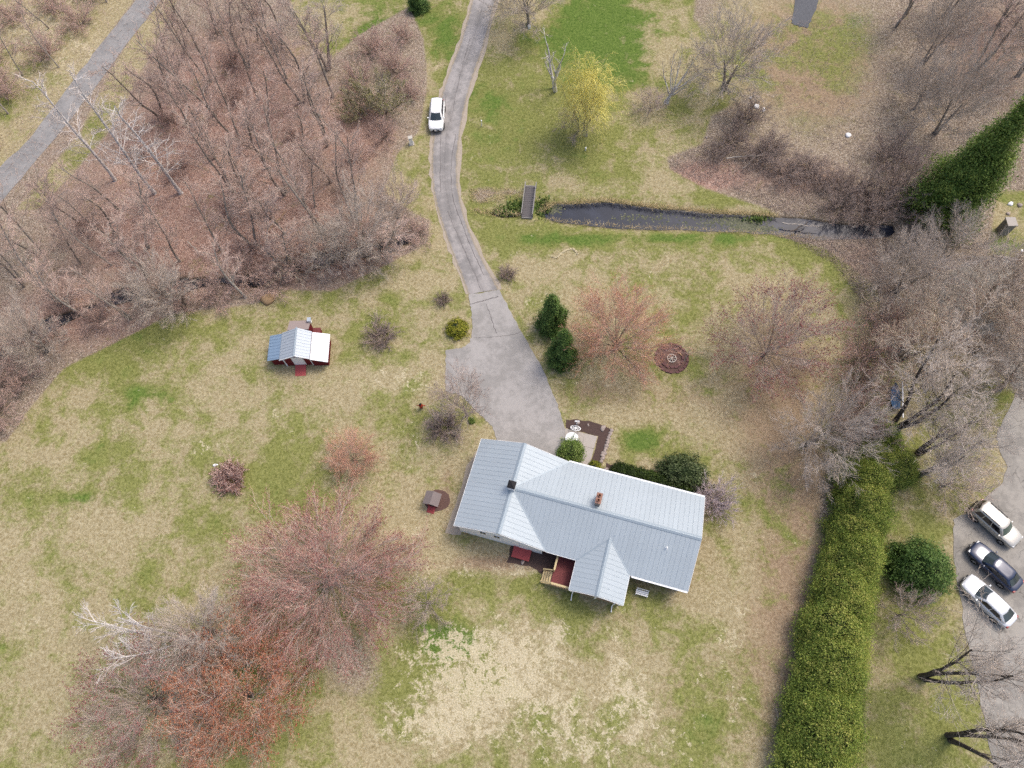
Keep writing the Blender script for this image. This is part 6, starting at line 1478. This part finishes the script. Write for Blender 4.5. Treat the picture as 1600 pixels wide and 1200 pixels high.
# ------------------------------------------------------------------ fallen wood and brush
fallen('long bleached fallen trunk over the brown thicket beyond the pond', (1135, 247), (1215, 240), .09, .03, M_b, .5)
fallen('short pale branch under the long bleached trunk in the thicket', (1160, 264), (1178, 245), .06, .03, M_b, .4)
fallen('pale dead branch lying over the dark stream', (1222, 348), (1282, 354), .08, .03, M_b, .25)
fallen('dark branch lying aslant in the dark stream', (1235, 362), (1262, 347), .09, .03, M['bark_dark'], .1)
fallen('white stick lying deepest in the left wood', (316, 150), (322, 128), .06, .03, M_b, .4)
fallen('thin pale pole lying in the left wood above the brook', (292, 378), (318, 400), .06, .03, M_b, .4)
fallen('pale fallen stick by the dark brook at the far left', (160, 474), (172, 488), .06, .03, M_b, .3)
fallen('pale broken stick low in the left wood near the birches', (215, 332), (222, 324), .07, .04, M_b, .5)
fallen('tan fallen branch behind the small red barn wood corner', (420, 360), (446, 330), .07, .03, M['log'], .4)
fallen('dry stick on the lawn above the parking apron tree', (688, 630), (694, 634), .03, .015, M_b, .05)

def brush(name, label, zones, n, seed, mat, L=(.3, 1.2), rad=.011, flat=.75):
    """twigs and dead stems lying and standing on the ground"""
    r = np.random.default_rng(seed); P0, D0, L0 = [], [], []
    for poly, w in zones:
        xs = [p[0] for p in poly]; ys = [p[1] for p in poly]; m_ = int(n * w)
        x = r.uniform(min(xs), max(xs), m_ * 3); y = r.uniform(min(ys), max(ys), m_ * 3)
        ok = sdf(x, y, poly) < 0; x, y = x[ok][:m_], y[ok][:m_]
        ray = np.stack([(x - 800) / FPX, (y - 600) / FPX, np.ones_like(x)], -1) @ RC.T
        t = -ALT / ray[:, 2]; P0.append(np.stack([ray[:, 0] * t, ray[:, 1] * t, r.uniform(0.0, .15, len(x))], -1))
        d = r.normal(size=(len(x), 3)); d[:, 2] = np.abs(d[:, 2]) * (1 - flat) + .05; D0.append(unit(d)); L0.append(r.uniform(*L, len(x)))
    P0 = np.concatenate(P0); D0 = np.concatenate(D0); L0 = np.concatenate(L0)
    pts, rd = grow_lines(P0, D0, L0, np.full(len(P0), rad), 2, .15, 0, r, .4)
    V, F, MI, T = tubes([(pts, rd, 3, 0, r.uniform(size=len(P0)))])
    return tag(obj(name, np_mesh(name, V, F, [mat], None, T)), label, 'brush', kind='stuff')
brush('woodland_brush', 'dead stems and twigs over the floor of the left wood', [(WOODS, 1.0)], 26000, 3, M['tw_pink'], (.25, 1.1), .012)
brush('thicket_brush', 'dead brown stems on the leaf bed beyond the pond', [([(1045, 250), (1100, 225), (1200, 230), (1300, 250), (1400, 330), (1330, 350), (1210, 330), (1150, 300), (1060, 275)], .45), ([(1215, 365), (1290, 372), (1390, 370), (1400, 450), (1385, 560), (1345, 470), (1300, 410)], .3), ([(1200, 40), (1600, 0), (1600, 300), (1450, 300), (1300, 230), (1130, 170)], .45)], 14000, 4, M['tw_brown'], (.25, 1.0), .012)

M['tw_reed'] = twig_mat('dead_reeds', [(0, alb(134, 116, 84)), (.5, alb(170, 152, 112)), (1, alb(196, 180, 144))])
brush('bank_reeds', 'dead tan reeds and grass along the pond bank', [([(838, 334), (850, 318), (905, 313), (945, 310), (1030, 321), (1120, 329), (1215, 334), (1215, 339), (1120, 335), (1030, 327), (945, 316), (905, 319), (868, 320), (848, 332)], .6), ([(850, 340), (900, 346), (1000, 354), (1100, 358), (1205, 363), (1290, 372), (1290, 377), (1205, 368), (1100, 362), (1000, 359), (900, 351), (850, 344)], .35), ([(735, 325), (770, 328), (815, 334), (815, 338), (770, 338), (735, 332)], .05), ([(735, 295), (790, 293), (818, 300), (815, 310), (770, 318), (735, 318)], .07)], 5200, 14, M['tw_reed'], (.2, .6), .016, .45)
